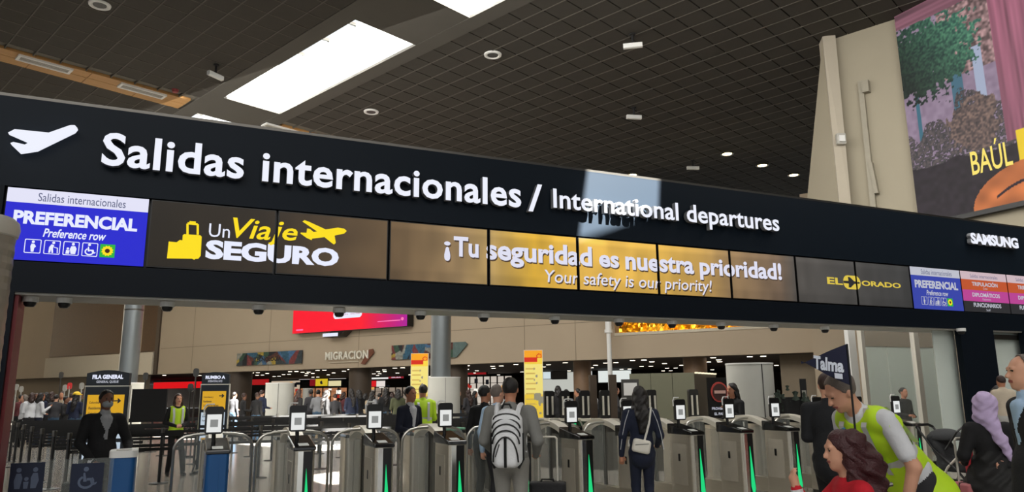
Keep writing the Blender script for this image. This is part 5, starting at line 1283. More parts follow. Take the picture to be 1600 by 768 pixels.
    if hair != 'none':
        hg = [(('e', HD(0, .022, .030), V3(.085, .098, .098) * hs, Rh), .01)]
        if hair == 'bun': hg += [(('e', HD(0, .125, .03), V3(.035, .035, .04) * hs, Rh), .01)]
        if hair == 'long': hg += [(('c', HD(0, .05, .0), hb + Rl @ V3(0, .115, -.12) * S, .085 * hs, .075 * S), .03), (('c', hb + Rl @ V3(-.03, .115, -.08) * S, hb + Rl @ V3(0, .14, -.28) * S, .075 * S, .05 * S), .03)] + \
            [(('c', HD(s * .07, .02, .02), hb + Rl @ V3(s * .09, .03, -.10) * S, .03 * hs, .03 * S), .02) for s in (1, -1)]
        if hair == 'shoulder': hg += [(('c', HD(0, .05, .0), hb + Rl @ V3(0, .08, .0) * S, .088 * hs, .08 * S), .03)] + [(('c', HD(s * .072, .01, .02), hb + Rl @ V3(s * .085, .0, -.02) * S, .03 * hs, .03 * S), .02) for s in (1, -1)]
        face_c = HD(0, -.075, -.035 + (.0 if hair != 'balding' else .05))
        up = Rh @ V3(0, 0, 1); fr = Rh @ V3(0, -1, 0)
        lim = {'short': -.045, 'balding': -.05, 'bun': -.06}.get(hair, -9)
        def cut(P):
            d = -sd_ell(P, face_c, V3(.068 if hair in ('long', 'shoulder') else .092, .105, (.104 if hair in ('long', 'shoulder') else .116) + bald) * hs, Rh)
            q = (P - hc) @ up; d = np.maximum(d, (lim * hs) - q)
            return d
        skin_mesh('hair', {'hair': hg}, {'hair': HAIR[hcol]}, min(res, .014), root, cuts={'hair': cut}, wave=.006 if hair in ('long', 'shoulder') else .002, wf=55)
    ctx = dict(T=T, S=S, Rl=Rl, Rh=Rh, HD=HD, hb=hb, pel=pel, hands=hands, root=root, w=w, fat=fat, res=res, hs=hs)
    if extra: extra(ctx)
    return root
M_lime = mat('lime_vest', (196, 236, 40), 0.6, vary=.08, emit=0.0); M_refl = mat('reflective_band', (206, 208, 206), 0.35, vary=.05); M_vestgrey = mat('vest_grey', (110, 116, 108), 0.5)
def vest(c, open_=False, low=.93, xw=.165):
    T, S, Rl = c['T'], c['S'], c['Rl']; w, f = c['w'], c['fat']
    g = {'vest': [(('e', T(0, 0, 1.27), V3(.186 * w, .128 * (0.5 + .5 * f), .20) * S, Rl), .05), (('e', T(0, 0, 1.07), V3(.162 * f, .122 * f, .16) * S, Rl), .05), (('c', T(-.11 * w, 0, 1.40), T(.11 * w, 0, 1.40), .075 * S, .075 * S), .04),
                  (('c', T(-.03, 0, low + .04), T(.03, 0, low + .04), (.165 if low < .9 else .14) * S * f, (.165 if low < .9 else .14) * S * f), .05), (('c', T(0, 0, 1.0), T(0, 0, low + .05), .15 * S * f, (.175 if low < .9 else .14) * S * f), .05), (('c', T(-.11 * w, 0, 1.40), T(-(xw - .03), 0, 1.36), .075 * S, .07 * S), .03), (('c', T(.11 * w, 0, 1.40), T(xw - .03, 0, 1.36), .075 * S, .07 * S), .03)]}
    g['band'] = [(('c', T(-.07, 0, 1.07), T(.07, 0, 1.07), .0, .0), 0)]
    nk = T(0, -.02, 1.50); A = Rl @ V3(0, 0, 1); X = Rl @ V3(1, 0, 0); pe = c['pel']
    def cut(P):
        q = (P - pe) @ A; x = np.abs((P - pe) @ X)
        return np.maximum.reduce([x - xw * w * S, (low - .93) * S - q, -(np.linalg.norm(P - nk, axis=-1) - .095 * S)])
    del g['band']
    skin_mesh('safety_vest', g, {'vest': M_lime}, c['res'], c['root'], cuts={'vest': cut})
    for z in (1.02, 1.12):
        pts = []
        for k in range(25):
            t = 2 * math.pi * k / 24; pts.append(Vector(T((.160 if z < 1.1 else .166) * f * math.cos(t), (.124) * f * math.sin(t), z)))
        b = MB(); vs = []; 
        for p in pts[:-1]: vs += [tuple(p + Vector(A) * .026 * S), tuple(p - Vector(A) * .026 * S)]
        b.add([tuple(v) for v in vs], [((2 * k), (2 * k + 1), (2 * k + 3) % 48, (2 * k + 2) % 48) for k in range(24)]); b.build('reflective_band', M_refl, c['root'], smooth=True)
        if z == 1.02: continue
    for s in (1, -1):
        P = [T(s * .09, -.132 * f, 1.08), T(s * .09, -.134, 1.28), T(s * .095, -.10, 1.42), T(s * .095, .0, 1.484), T(s * .095, .11, 1.40), T(s * .09, .136, 1.28), T(s * .09, .132 * f, 1.08)]
        b = MB(); vs = []
        for p in P: vs += [tuple(p - X * .022 * S), tuple(p + X * .022 * S)]
        b.add(vs, [(2 * k, 2 * k + 1, 2 * k + 3, 2 * k + 2) for k in range(6)]); b.build('shoulder_band', M_refl, c['root'], smooth=True)
def tube_on(c, pts, r, nm, m, n=6): return MB().tube([tuple(p) for p in pts], r, n).build(nm, m, c['root'], smooth=True)
def facing(x, Y, towards):     # heading so that a figure at photo column x looks at a bearing given relative to the camera
    return towards
# heading notes: 0 looks at the camera side (-y), pi looks away, +pi/2 looks to the photo's right, -pi/2 to the left
black = cloth('black_cloth', (18, 18, 20)); navy = cloth('navy_cloth', (24, 30, 48)); grey = cloth('grey_sweater', (128, 128, 124)); lgrey = cloth('pale_grey_trousers', (150, 148, 142))
white = cloth('white_cloth', (214, 216, 220)); lblue = cloth('light_blue_shirt', (168, 196, 226)); red = cloth('red_jacket', (196, 22, 40)); jeans = cloth('blue_jeans', (60, 86, 110)); dgrey = cloth('charcoal_cloth', (44, 44, 48)); trk = cloth('navy_tracksuit', (20, 28, 50))
def gr(x, Y): p = ground(x, Y); return (p.x, p.y)
# 1 masked traveller
def ex1(c):
    HD, hs = c['HD'], c['hs']
    skin_mesh('face_mask', {'m': [(('e', HD(0, -.045, -.052), V3(.064, .062, .05) * hs, c['Rh']), .01), (('e', HD(0, -.085, -.045), V3(.03, .022, .035) * hs, c['Rh']), .02)]}, {'m': mat('mask_grey', (150, 156, 156), .7)}, .009, c['root'])
    for nm in 'LR':
        wr, fd, s = c['hands'][nm]; b = MB(); b.tube([tuple(wr - fd * .05), tuple(wr - fd * .005)], .041, 12); b.build('shirt_cuff', white, c['root'], smooth=True)
figure('person', gr(166, 8.9), rad(48), 1.67, fat=1.12, sh=1.05, build=1.25, top=black, bottom=black, skin='dark', hair='bun', hcol='black', coat=.12, arms={'L': ((.30, -.02, 1.10), (.20, -.30, .98), (-.3, -1, 0)), 'R': ((-.25, .0, 1.12), (-.14, -.2, .90), (.4, -.8, -.3))},
       legs={'L': (.09, -.1, 0), 'R': (-.1, .16, 0)}, extra=ex1, res=.011, front=cloth('pale_blouse', (150, 152, 154)), label='person in a black suit and pale face mask walking behind the rounded blue gate')
t = empty('wheeled_bag', (*gr(138, 8.95), 0), .3, 'dark travel bag held low beside the masked traveller', 'bag')
MB().rbox(-.17, .17, -.12, .12, .06, .62, .06).build('bag_body', black, t); MB().tube([(-.1, 0, .6), (-.1, 0, .95), (.1, 0, .95), (.1, 0, .6)], .01, 6).build('handle', M_steel_d, t)
for s in (-1, 1): MB().cyl(s * .13, 0, 0, .06, .03, 10).build('wheel', M_black, t)
# 2 guard
figure('person', gr(279, 15.6), rad(38), 1.64, fat=.86, sh=.92, top=black, bottom=black, skin='fair', hair='shoulder', hcol='brown', arms={'L': 'front', 'R': 'front'}, legs={'L': (.16, -.16, 0), 'R': (-.1, .05, 0)}, res=.012, extra=lambda c: vest(c, low=.84),
       label='person in a lime vest over black clothes standing with hands joined between the kiosks')
# 3 woman in dark suit, profile right
figure('person', gr(640, 11.2), rad(52), 1.70, fat=1.0, sh=1.0, build=1.1, top=navy, bottom=black, skin='tan', hair='bun', hcol='black', coat=.05, arms={'L': 'forward', 'R': 'forward'}, res=.012, front=white,
       label='person in a dark blue suit with tied-back hair, left of the lime-vested back')
# 4 vest man behind
figure('person', gr(661, 14.2), rad(195), 1.76, fat=1.05, sh=1.1, top=M_lime, bottom=black, skin='tan', hair='short', hcol='black', arms={'R': 'forward', 'L': 'forward'}, res=.013, hyaw=rad(10), extra=lambda c: vest(c),
       label='person seen from behind in a plain lime vest beside the pale column base')
# 5 two men
figure('person', gr(757, 10.6), rad(160), 1.70, fat=1.0, top=cloth('black_waistcoat', (26, 26, 28)), bottom=black, skin='tan', hair='short', hcol='black', arms={'L': 'down', 'R': 'forward'}, res=.012, hyaw=rad(-30),
       label='person with short black hair and dark waistcoat, left of the grey-haired traveller')
figure('person', gr(776, 9.9), rad(150), 1.70, fat=1.0, sh=1.02, top=cloth('sky_shirt', (178, 206, 232)), bottom=dgrey, skin='fair', hair='balding', hcol='grey', arms={'L': 'down', 'R': 'down'}, res=.012, hyaw=rad(-20), bald=.01,
       label='grey-haired person in a light blue shirt partly hidden by the backpack traveller')
# 6 backpack traveller
def ex6(c):
    T, S = c['T'], c['S']; W_ = mat('backpack_white', (232, 234, 236), .55, vary=.06, scale=12, bump=.3); root = c['root']
    g = {'a': [(('b', T(0, .20, 1.13), V3(.155, .075, .26) * S, .07, None), 0), (('b', T(0, .245, 1.04), V3(.125, .07, .17) * S, .06, None), .02), (('e', T(0, .20, 1.34), V3(.13, .08, .1) * S, None), .03)]}
    bp = empty('backpack', c['root'].location + (c['root'].matrix_basis.to_3x3() @ Vector((0, 0, 0))), c['root'].rotation_euler.z, 'white backpack with black piping worn by the traveller in grey', 'backpack')
    skin_mesh('pack_body', g, {'a': W_}, .010, bp)
    pip = M_black
    def arc(zc, w, hgt, y0, y1): return [tuple(T(w * math.cos(rad(a)), y0 + (y1 - y0) * math.sin(rad(a)) ** .5 if math.sin(rad(a)) > 0 else y0, zc + hgt * math.sin(rad(a)))) for a in range(0, 181, 15)]
    for (zc, w, hh, y0, y1) in ((.93, .125, .24, .300, .325), (1.10, .135, .13, .285, .292), (1.17, .14, .12, .272, .282), (1.25, .14, .09, .262, .276), (1.33, .13, .06, .25, .272)):
        MB().tube(arc(zc, w, hh, y0, y1), .008, 6).build('piping', pip, bp, smooth=True)
    MB().tube([tuple(T(0, .322, 1.16)), tuple(T(0, .326, 1.02)), tuple(T(0, .318, .88))], .015, 6).build('centre_strip', pip, bp)
    MB().tube([tuple(T(.06, .322, 1.1)), tuple(T(.10, .316, .98))], .005, 5).build('zip', pip, bp)
    for s in (1, -1):
        MB().tube([tuple(T(s * .10, .24, 1.36)), tuple(T(s * .115, .13, 1.46)), tuple(T(s * .12, .02, 1.475)), tuple(T(s * .12, -.1, 1.38)), tuple(T(s * .13, -.13, 1.2)), tuple(T(s * .15, .05, 1.0))], .026, 6).build('shoulder_strap', W_, bp, smooth=True)
        MB().tube([tuple(T(s * .155, .2, 1.2)), tuple(T(s * .16, .2, .95)), tuple(T(s * .12, .25, .87))], .014, 6).build('side_piping', pip, bp, smooth=True)
    MB().tube([tuple(T(-.05, .22, 1.44)), tuple(T(-.03, .22, 1.48)), tuple(T(.03, .22, 1.48)), tuple(T(.05, .22, 1.44))], .012, 6).build('grab_handle', pip, bp)
figure('person', gr(797, 7.75), rad(171), 1.75, fat=1.14, sh=1.16, build=1.3, top=grey, bottom=lgrey, skin='tan', hair='short', hcol='black', arms={'L': ((.27, .0, 1.12), (.20, -.2, .98), (-.3, -.8, 0)), 'R': ((-.28, .02, 1.12), (-.24, -.16, .96), (.2, -.8, -.2))}, legs={'L': (.11, 0, 0), 'R': (-.11, .05, 0)}, extra=ex6, res=.011,
       label='person in a grey sweater and pale trousers seen from behind wearing a backpack')
# 7 tracksuit traveller
def ex7(c):
    T, S = c['T'], c['S']
    bag = empty('shoulder_bag', c['root'].location, c['root'].rotation_euler.z, 'small white crossbody bag on the back of the tracksuit traveller', 'bag')
    skin_mesh('bag_body', {'a': [(('b', T(.02, .175, 1.00), V3(.115, .04, .085) * S, .035, euler(y=rad(-12))), 0)]}, {'a': mat('bag_white', (226, 222, 210), .5, vary=.04)}, .009, bag)
    MB().tube([tuple(T(-.02, .16, 1.06)), tuple(T(-.09, .15, 1.28)), tuple(T(-.13, .07, 1.47)), tuple(T(-.13, -.03, 1.47)), tuple(T(-.06, -.14, 1.3)), tuple(T(.15, -.10, 1.05)), tuple(T(.17, .06, 1.0))], .014, 6).build('strap', mat('strap_white', (220, 218, 208), .6), bag, smooth=True)
    MB().tube([tuple(T(-.07, .215, 1.03)), tuple(T(.10, .218, 1.02))], .004, 5).build('zip', M_steel_d, bag)
    for s in (1, -1):
        for d in (0, .014): MB().tube([tuple(T(s * .15, .045 + d, 1.445)), tuple(T(s * .205, .065 + d, 1.30)), tuple(T(s * .245, .07 + d, 1.14)), tuple(T(s * .275, .03 + d, .95))], .004, 5).build('side_stripe', white, c['root'])
figure('person', gr(999, 9.3), rad(176), 1.66, fat=1.0, sh=1.0, build=1.15, top=trk, bottom=trk, skin='tan', hair='long', hcol='black', arms={'L': ((.24, .03, 1.12), (.26, -.02, .88), (0, -.1, -1)), 'R': ((-.24, .0, 1.12), (-.22, -.2, .98), (0, -1, -.2))}, legs={'L': (.08, .0, 0), 'R': (-.08, .03, 0)}, coat=.06, extra=ex7, res=.011,
       label='person in a navy tracksuit with long black hair seen from behind')
# 8 profile woman in black
figure('person', gr(1145, 13.2), rad(-60), 1.72, fat=.95, top=black, bottom=black, skin='tan', hair='long', hcol='black', arms={'L': 'phone', 'R': 'forward'}, res=.012, coat=.1,
       label='person in black with a dark ponytail in left profile before the large pale drum')
# 9 dark suit man leaning
figure('person', gr(1291, 7.6), rad(150), 1.76, fat=1.12, sh=1.12, build=1.2, top=cloth('black_jacket', (22, 24, 28)), bottom=black, skin='fair', hair='balding', hcol='brown', arms={'L': 'forward', 'R': 'forward'}, hyaw=rad(20), bald=.02, res=.011, coat=.08,
       label='person in a black jacket with thinning hair behind the flag')
# 10 lime vest man leaning with flag
def ex10(c):
    T, S = c['T'], c['S']; vest(c, low=.70, xw=.225)
    tube_on(c, [T(.0, -.16, 1.46), T(.03, -.2, 1.30), T(.02, -.19, 1.1)], .014, 'lanyard', mat('lanyard_blue', (30, 110, 150), .6))
    wr, fd, s = c['hands']['L']; MB().tube([tuple(wr - fd * .05), tuple(wr - fd * .02)], .034, 10).build('wristwatch', M_black, c['root'])
p10 = gr(1402, 5.3)
figure('person', p10, rad(-72), 1.90, fat=1.12, sh=1.08, build=1.0, lean=rad(40), top=white, bottom=dgrey, short=True, skin='fair', hair='short', hcol='grey', hpitch=rad(-6), hyaw=rad(-10),
       arms={'L': ((.26, -.10, 1.12), (.20, -.30, .95), (0, -.8, -.5)), 'R': ((-.24, -.12, 1.15), (-.14, -.36, 1.1), (0, -1, 0))}, legs={'L': (.12, .12, 0), 'R': (-.1, -.22, 0)}, extra=ex10, res=.010, bald=.005,
       label='person in a lime vest over a white short-sleeved shirt leaning over the wheelchair')
# flag on a pole
fp = gr(1330, 4.95); zt_ = at(1330, 537, 4.95).z
t = empty('pennant_flag', (*fp, 0.55), rad(8), 'dark navy triangular pennant reading Talma on a thin pole', 'flag')
MB().tube([(0, 0, 0.0), (0, 0, zt_ - .55)], .007, 8).build('pole', M_black, t)
zf = zt_ - .55; px_m = 5.75 / 1150 
wv = [(0, 0), (-.11, -.05), (-.22, -.08), (-.355, -.115)]
b = MB(); m_ = 12; vs = []
for k in range(m_ + 1):
    f = k / m_; yy = .018 * math.sin(f * 5); zc = zf - .135 - 0.0 * f + .035 * f; hh = .135 * (1 - f) + .001
    vs += [(-.345 * f, yy, zc + hh - 0.03 * f), (-.345 * f, yy, zc - hh - .01 * f)]
n_ = len(vs); b.add(vs + [(v[0], v[1] + .003, v[2]) for v in vs], [(2 * k, 2 * k + 2, 2 * k + 3, 2 * k + 1) for k in range(m_)] + [(n_ + 2 * k, n_ + 2 * k + 1, n_ + 2 * k + 3, n_ + 2 * k + 2) for k in range(m_)])
b.build('pennant', cloth('flag_navy', (18, 22, 50), .8), t, smooth=True)
v, f = text_fit('Talma', -.255, -.035, zf - .175, zf - .085, offset=.04, shear=.1)
v[:, 2] += (v[:, 0] + .255) * -.12 + .012; v[:, 1] = .018 * np.sin(-v[:, 0] / .345 * 5) - .004
MB().add(v.tolist(), f).build('lettering', mat('flag_white', (214, 220, 232), .7), t)
MB().poly([(-.115, zf - .225), (-.06, zf - .23), (-.06, zf - .195), (-.115, zf - .19)], -.012, -.010).build('small_label', mat('flag_white', (214, 220, 232), .7), t)
# 11 woman in red with wheelchair
def ex11(c):
    HD, T = c['HD'], c['T']
    wr, fd, s = c['hands']['R']; MB().tube([tuple(wr - fd * .06), tuple(wr - fd * .0)], .036, 10).build('pale_cuff', white, c['root'], smooth=True)
    skin_mesh('earring', {'a': [(('e', HD(-.084, .0, -.045), V3(.008, .008, .010), None), 0)]}, {'a': M_white}, .004, c['root'])
    skin_mesh('loose_hair', {'a': [(('c', HD(0, .07, .02), HD(.02, .14, -.12), .09, .085), .04), (('c', HD(.0, .13, -.10), T(.02, .16, 1.16), .09, .07), .04), (('c', HD(-.03, .10, -.05), T(-.10, .12, 1.18), .06, .05), .04), (('c', HD(.06, .03, .03), T(.09, .02, 1.32), .045, .04), .03)]}, {'a': HAIR['auburn']}, .011, c['root'], wave=.012, wf=60)
p11 = gr(1316, 4.35)
figure('person', p11, rad(-92), 1.62, fat=1.05, sh=1.0, sit=True, top=red, bottom=dgrey, skin='fair', hair='shoulder', hcol='auburn', arms={'R': ((-.25, -.16, 1.22), (-.16, -.28, 1.38), (0, -.2, 1)), 'L': ((.26, -.05, 1.12), (.20, -.30, 1.05), (0, -1, 0))}, hpitch=rad(6), extra=ex11, res=.010, z0=.13,
       label='seated person in a red jacket with long dark hair, raising one hand')
t = empty('wheelchair', (*p11, 0), rad(-92), 'dark wheelchair under the seated person in red', 'wheelchair')
for s in (1, -1):
    MB().lathe([(.27, -.012), (.30, -.012), (.30, .012), (.27, .012), (.27, -.012)], 32).build('big_wheel', M_blackm, t, loc=(s * .30, .10, .30)).rotation_euler = (0, rad(90), 0)
    MB().lathe([(.07, -.01), (.09, -.01), (.09, .01), (.07, .01), (.07, -.01)], 16).build('caster', M_black, t, loc=(s * .26, -.45, .09)).rotation_euler = (0, rad(90), 0)
    MB().tube([(s * .25, -.45, .15), (s * .25, -.42, .50), (s * .25, .20, .50), (s * .25, .24, 1.02), (s * .25, .34, 1.04)], .013, 8).build('side_frame', M_steel_d, t)
    MB().rbox(s * .25 - .03, s * .25 + .03, -.30, .12, .72, .75, .01).build('armrest', M_black, t)
MB().rbox(-.23, .23, -.36, .18, .52, .56, .02).build('seat', M_blackm, t); MB().rbox(-.23, .23, .20, .23, .58, .95, .02).build('backrest', M_blackm, t)
MB().rbox(-.2, .2, -.62, -.46, .12, .14, .02).build('footplate', M_blackm, t)
# 12 woman behind the right counter
figure('person', gr(1410, 17.2), rad(20), 1.62, fat=.92, top=black, bottom=black, skin='tan', hair='bun', hcol='black', arms={'L': 'front', 'R': 'forward'}, res=.013, label='person in black with tied hair standing behind the rightmost gates')
# 13 hooded person
def ex13(c):
    T, HD, S = c['T'], c['HD'], c['S']; lil = cloth('lilac_scarf', (196, 176, 214))
    skin_mesh('head_scarf', {'a': [(('e', HD(0, .02, .03), V3(.105, .12, .125), c['Rh']), .02), (('e', HD(.02, .02, -.10), V3(.10, .115, .10), c['Rh']), .03), (('c', HD(0, .07, -.12), T(-.06, .15, 1.26), .075, .045), .03), (('c', T(-.07, .145, 1.30), T(-.12, .16, 1.10), .045, .03), .02)]}, {'a': lil}, .010, c['root'], wave=.006, wf=70)
    skin_mesh('coat_skirt', {'a': [(('c', T(0, 0, 1.0), T(0, .0, .78), .18, .25), .05), (('c', T(0, .0, .78), T(0, 0, .52), .25, .20), .05)]}, {'a': cloth('black_quilt', (22, 22, 22), .7)}, .012, c['root'], wave=.008, wf=50)
    wr, fd, s = c['hands']['R']
p13 = gr(1536, 7.2)
figure('person', p13, rad(166), 1.52, fat=1.15, sh=1.02, build=1.4, top=black, bottom=black, skin='fair', hair='none', arms={'L': ((.28, .02, 1.12), (.22, -.18, 1.02), (-.2, -.9, 0)), 'R': ((-.24, .05, 1.12), (-.08, .17, 1.03), (.9, .1, 0))}, res=.011, extra=ex13,
       label='person in a lilac head scarf and puffy black coat beside the pink suitcase')
# 14 man at right edge
figure('person', gr(1608, 5.35), rad(-98), 1.83, fat=1.12, sh=1.1, build=1.2, top=cloth('black_blazer', (24, 24, 28)), bottom=dgrey, skin='fair', hair='balding', hcol='grey', arms={'L': 'down', 'R': 'down'}, coat=.1, res=.010, bald=.005,
       front=lblue,
       label='grey-haired person in a dark blazer and light blue collar at the right edge')
# 15 parent with child
figure('person', gr(1560, 8.6), rad(175), 1.62, fat=1.0, top=cloth('denim_jacket', (44, 62, 104)), bottom=jeans, skin='tan', hair='long', hcol='black', arms={'L': 'forward', 'R': 'front'}, coat=.2, res=.012, label='person in a denim jacket behind the lilac scarf, carrying a small child')
r = figure('person', gr(1566, 8.25), rad(170), .95, fat=1.15, top=cloth('cream_top', (206, 192, 170)), bottom=cloth('pale_trousers', (190, 190, 186)), skin='tan', hair='short', hcol='brown', arms={'L': 'forward', 'R': 'forward'}, res=.011, fingers=False, z0=.78, label='small child in a cream top held up beside the dark blazer')
# luggage and stroller
def suitcase(p, w, d, h, m, lab, hz=None, rz=0.0, ribs=4):
    t = empty('suitcase', (p[0], p[1], 0), rz, lab, 'suitcase'); M_w = M_black
    MB().rbox(-w / 2, w / 2, -d / 2, d / 2, .06, h, .05, 5).build('shell', m, t, smooth=True, bevel=.02)
    for k in range(ribs): x = -w / 2 + w * (k + .5) / ribs; MB().rbox(x - .012, x + .012, -d / 2 - .008, -d / 2 + .002, .12, h - .06, .004).build('rib', m, t)
    MB().rbox(-w / 2 - .003, w / 2 + .003, -.008, .008, .07, h + .002, .01).build('zip_band', M_steel_d, t)
    for s in (-1, 1):
        for q in (-1, 1): MB().cyl(0, 0, -.012, .012, .028, 10).build('wheel', M_w, t, loc=(s * (w / 2 - .05), q * (d / 2 - .05), .03)).rotation_euler = (0, rad(90), 0)
    if hz: MB().tube([(-.1, d / 2 - .04, h - .1), (-.1, d / 2 - .04, hz - .02), (-.08, d / 2 - .04, hz), (.08, d / 2 - .04, hz), (.1, d / 2 - .04, hz - .02), (.1, d / 2 - .04, h - .1)], .011, 8).build('pull_handle', M_steel_l, t, smooth=True)
    MB().tube([(-.07, 0, h - .005), (-.06, 0, h + .025), (.06, 0, h + .025), (.07, 0, h - .005)], .01, 6).build('carry_handle', M_w, t)
suitcase(gr(1506, 7.3), .36, .26, .72, mat('rose_shell', (196, 116, 120), .4, vary=.05), 'dusty pink hard suitcase left of the black coat', 1.12, rad(10))
suitcase(gr(1513, 9.9), .26, .2, .92, mat('crimson_shell', (170, 22, 44), .45), 'small dark red case behind the pink suitcase handle', None, 0)
suitcase(gr(853, 8.0), .38, .24, .68, mat('black_canvas', (34, 34, 36), .8, bump=.3), 'black trolley case right of the backpack traveller', 1.13, rad(-6))
ps = gr(1484, 10.4)
t = empty('stroller', (*ps, 0), rad(35), 'dark grey stroller between the last gate and the pink suitcase', 'stroller')
M_can = cloth('stroller_canvas', (58, 60, 62))
for s in (1, -1):
    MB().tube([(s * .22, -.38, .10), (s * .22, -.1, .48), (s * .22, .22, .80), (s * .22, .40, 1.06)], .016, 8).build('push_frame', M_black, t)
    MB().tube([(s * .22, .30, .10), (s * .22, .05, .55), (s * .22, -.12, .72)], .016, 8).build('rear_frame', M_steel_l, t)
    for y in (-.38, .30):
        MB().lathe([(.06, -.018), (.12, -.018), (.12, .018), (.06, .018), (.06, -.018)], 18).build('wheel', M_blackm, t, loc=(s * .24, y, .12)).rotation_euler = (0, rad(90), 0)
        MB().lathe([(.005, -.01), (.06, -.01), (.06, .01), (.005, .01), (.005, -.01)], 12).build('hub', M_steel_d, t, loc=(s * .24, y, .12)).rotation_euler = (0, rad(90), 0)
MB().tube([(-.22, .40, 1.06), (-.15, .43, 1.09), (.15, .43, 1.09), (.22, .40, 1.06)], .02, 8).build('push_bar', M_black, t, smooth=True)
MB().tube([(s_, y_, z_) for s_, y_, z_ in ((-.22, .05, .78), (-.22, -.12, 1.02), (-.12, -.18, 1.10), (.12, -.18, 1.10), (.22, -.12, 1.02), (.22, .05, .78))], .014, 8).build('hood_bow', M_black, t, smooth=True)
skin_mesh('seat_fabric', {'a': [(('b', V3(0, -.05, .56), V3(.21, .26, .07), .05, None), 0), (('b', V3(0, .17, .76), V3(.21, .07, .24), .05, euler(x=rad(-22))), .06)]}, {'a': M_can}, .012, t, wave=.004)
skin_mesh('canopy', {'a': [(('e', V3(0, .13, .93), V3(.23, .22, .12), None), 0)]}, {'a': M_can}, .012, t, cuts={'a': lambda P: -(P[..., 2] - .90)})
MB().rbox(-.21, .21, -.30, .28, .18, .36, .06).build('basket', M_blackm, t)
# blue sanitiser item and trays behind the gates
t = empty('blue_crate', (*gr(742, 12.8), 0), AG, 'blue plastic crate stack behind the gates left of the two men', 'crate')
MB().rbox(-.25, .25, -.18, .18, .75, .98, .03).build('crate', mat('crate_blue', (36, 74, 150), .5), t); MB().rbox(-.28, .28, -.2, .2, 0, .75, .03).build('trolley', M_steel_d, t)
t = empty('service_counter', (*gr(688, 12.4), 0), AG, 'low counter with a green rim behind the gates beside the suited person', 'counter')
MB().rbox(-.4, .4, -.25, .25, .0, 1.0, .03).build('cabinet', M_steel_d, t); MB().rbox(-.42, .42, -.27, .27, 1.0, 1.03, .03).build('top', mat('green_rim', (90, 160, 130), .4), t)

# ------------------------------------------------------------------ the crowd beyond
rc = np.random.RandomState(21)
tones = [('black', (24, 24, 26)), ('navy', (30, 38, 62)), ('charcoal', (56, 56, 60)), ('white', (216, 218, 222)), ('beige', (168, 150, 124)), ('maroon', (84, 34, 38)), ('grey', (120, 122, 126)), ('denim blue', (62, 84, 122)), ('olive', (70, 74, 50))]
def crowd(x, Y, tone, face_, where, H=None, hat=None, hairc=None, group=None):
    nm, c_ = tones[tone]; H = H or rc.uniform(1.6, 1.78); p = gr(x, Y)
    ex = None
    if hat:
        def ex(c): skin_mesh('cap', {'a': [(('e', c['HD'](0, .01, .075), V3(.1, .115, .07), c['Rh']), .01), (('e', c['HD'](0, -.03, .05), V3(.14, .16, .02), c['Rh']), .01)]}, {'a': mat('cap_yellow', (236, 196, 40), .6)}, .02, c['root'])
    st = rc.rand()
    figure('person', p, rad(face_), H, fat=rc.uniform(.92, 1.15), build=1.1, top=cloth('crowd_' + nm.replace(' ', '_'), c_), bottom=[black, dgrey, jeans, navy][rc.randint(4)], skin=['tan', 'dark', 'fair', 'tan'][rc.randint(4)],
           hair=['short', 'long', 'short', 'shoulder', 'bun'][rc.randint(5)], hcol=hairc or ['black', 'brown', 'black'][rc.randint(3)], arms={'L': ['down', 'front', 'forward'][rc.randint(3)], 'R': ['down', 'forward', 'phone'][rc.randint(3)]},
           legs={'L': (.1, rc.uniform(-.12, .05), 0), 'R': (-.1, rc.uniform(-.05, .12), 0)}, res=.026, fingers=False, face=Y < 26, extra=ex, label='person in a %s top %s' % (nm, where))
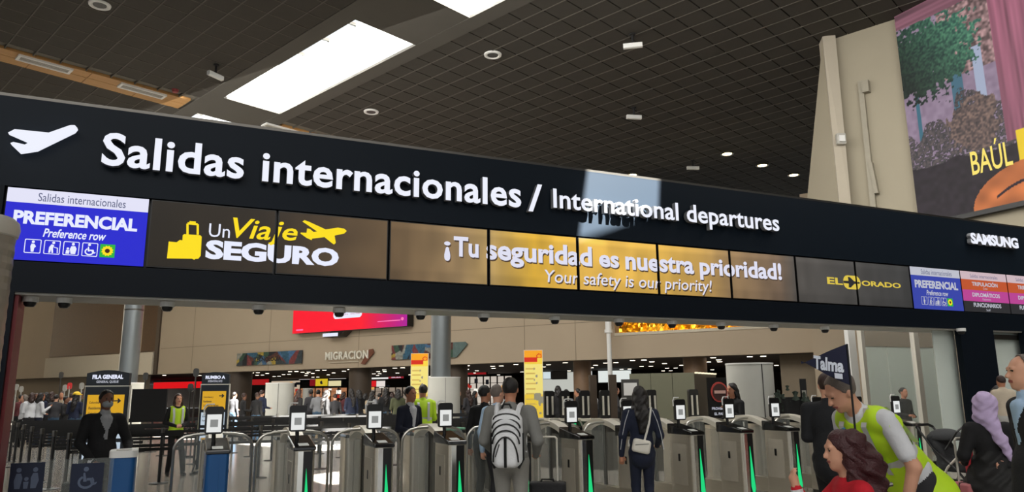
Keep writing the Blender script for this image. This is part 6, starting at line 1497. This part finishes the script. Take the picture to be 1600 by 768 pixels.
# left queue
Lq = [(22, 29, 0, 'at the far left of the left queue'), (33, 27.5, 5, 'second from the left end of the left queue'), (39, 24.8, 3, 'with a pale head, brightest at the left of the queue'), (50, 24.5, 3, 'right beside the other white-topped queuer'), (57, 26, 6, 'behind the two white-topped queuers'),
      (64, 24.6, 3, 'rightmost of the three white-topped queuers'), (72, 25.5, 1, 'directly right of the white-topped three'), (81, 27, 0, 'between the navy top and the grey pole sign'), (88, 25, 2, 'left of the pole sign with the red disc'), (97, 26.5, 4, 'under the white disc pole sign'),
      (103, 24.4, 0, 'right in front of the red disc pole'), (112, 26, 6, 'left of the yellow cap'), (119, 23.2, 1, 'wearing a yellow cap'), (128, 25.2, 8, 'just right of the yellow cap'), (135, 27, 0, 'at the left kiosk edge')]
for k, (x, Y, tn, wh) in enumerate(Lq): crowd(x, Y, tn, rc.uniform(-180, 180), wh, hat='y' if 'yellow cap' in wh and 'wearing' in wh else None, hairc='grey' if 'pale head' in wh else None)
# middle queue
Mq = [(402, 26, 0, 'left of the pale round drum'), (366, 29, 2, 'right of the second kiosk'), (381, 27, 0, 'midway from the second kiosk to the drum'), (409, 28, 1, 'just left of the drum edge'), (467, 27, 0, 'right of the pale drum, under the cream shop'), (486, 29, 2, 'in front of the small drum'),
      (497, 28, 6, 'left of the broad black-backed queuer'), (510, 24.5, 0, 'broad-backed below the yellow sign'), (524, 26.5, 2, 'right of the broad-backed black one'), (537, 30, 5, 'left of the brown column'), (549, 25, 1, 'under the brown column left side'), (561, 26, 0, 'in front of the brown column'),
      (571, 28, 4, 'right of the brown column, under the red poster'), (582, 25.6, 6, 'below the white poster'), (593, 29, 0, 'right of the white poster'), (603, 26, 0, 'left of the suited person, near'), (613, 28, 4, 'behind the suited person, left'), (622, 24.4, 8, 'right behind the suited person')]
for (x, Y, tn, wh) in Mq: crowd(x, Y, tn, rc.uniform(120, 240), 'mid-queue ' + wh)
Rq = [(732, 27, 2, 'left of the two men near the shops'), (742, 29, 0, 'at the shop left of the two men'), (716, 30, 0, 'before the dark brown column'), (849, 24, 0, 'just right of the second yellow banner'), (872, 22.5, 0, 'at the first scanner'), (885, 23, 6, 'seated-looking between the scanners'), (903, 24, 0, 'left of the brown lit column'),
      (926, 24, 3, 'right of the brown lit column'), (944, 23, 0, 'at the middle scanner'), (962, 25, 2, 'left of the notice board')]
for (x, Y, tn, wh) in Rq: crowd(x, Y, tn, rc.uniform(90, 270), wh)
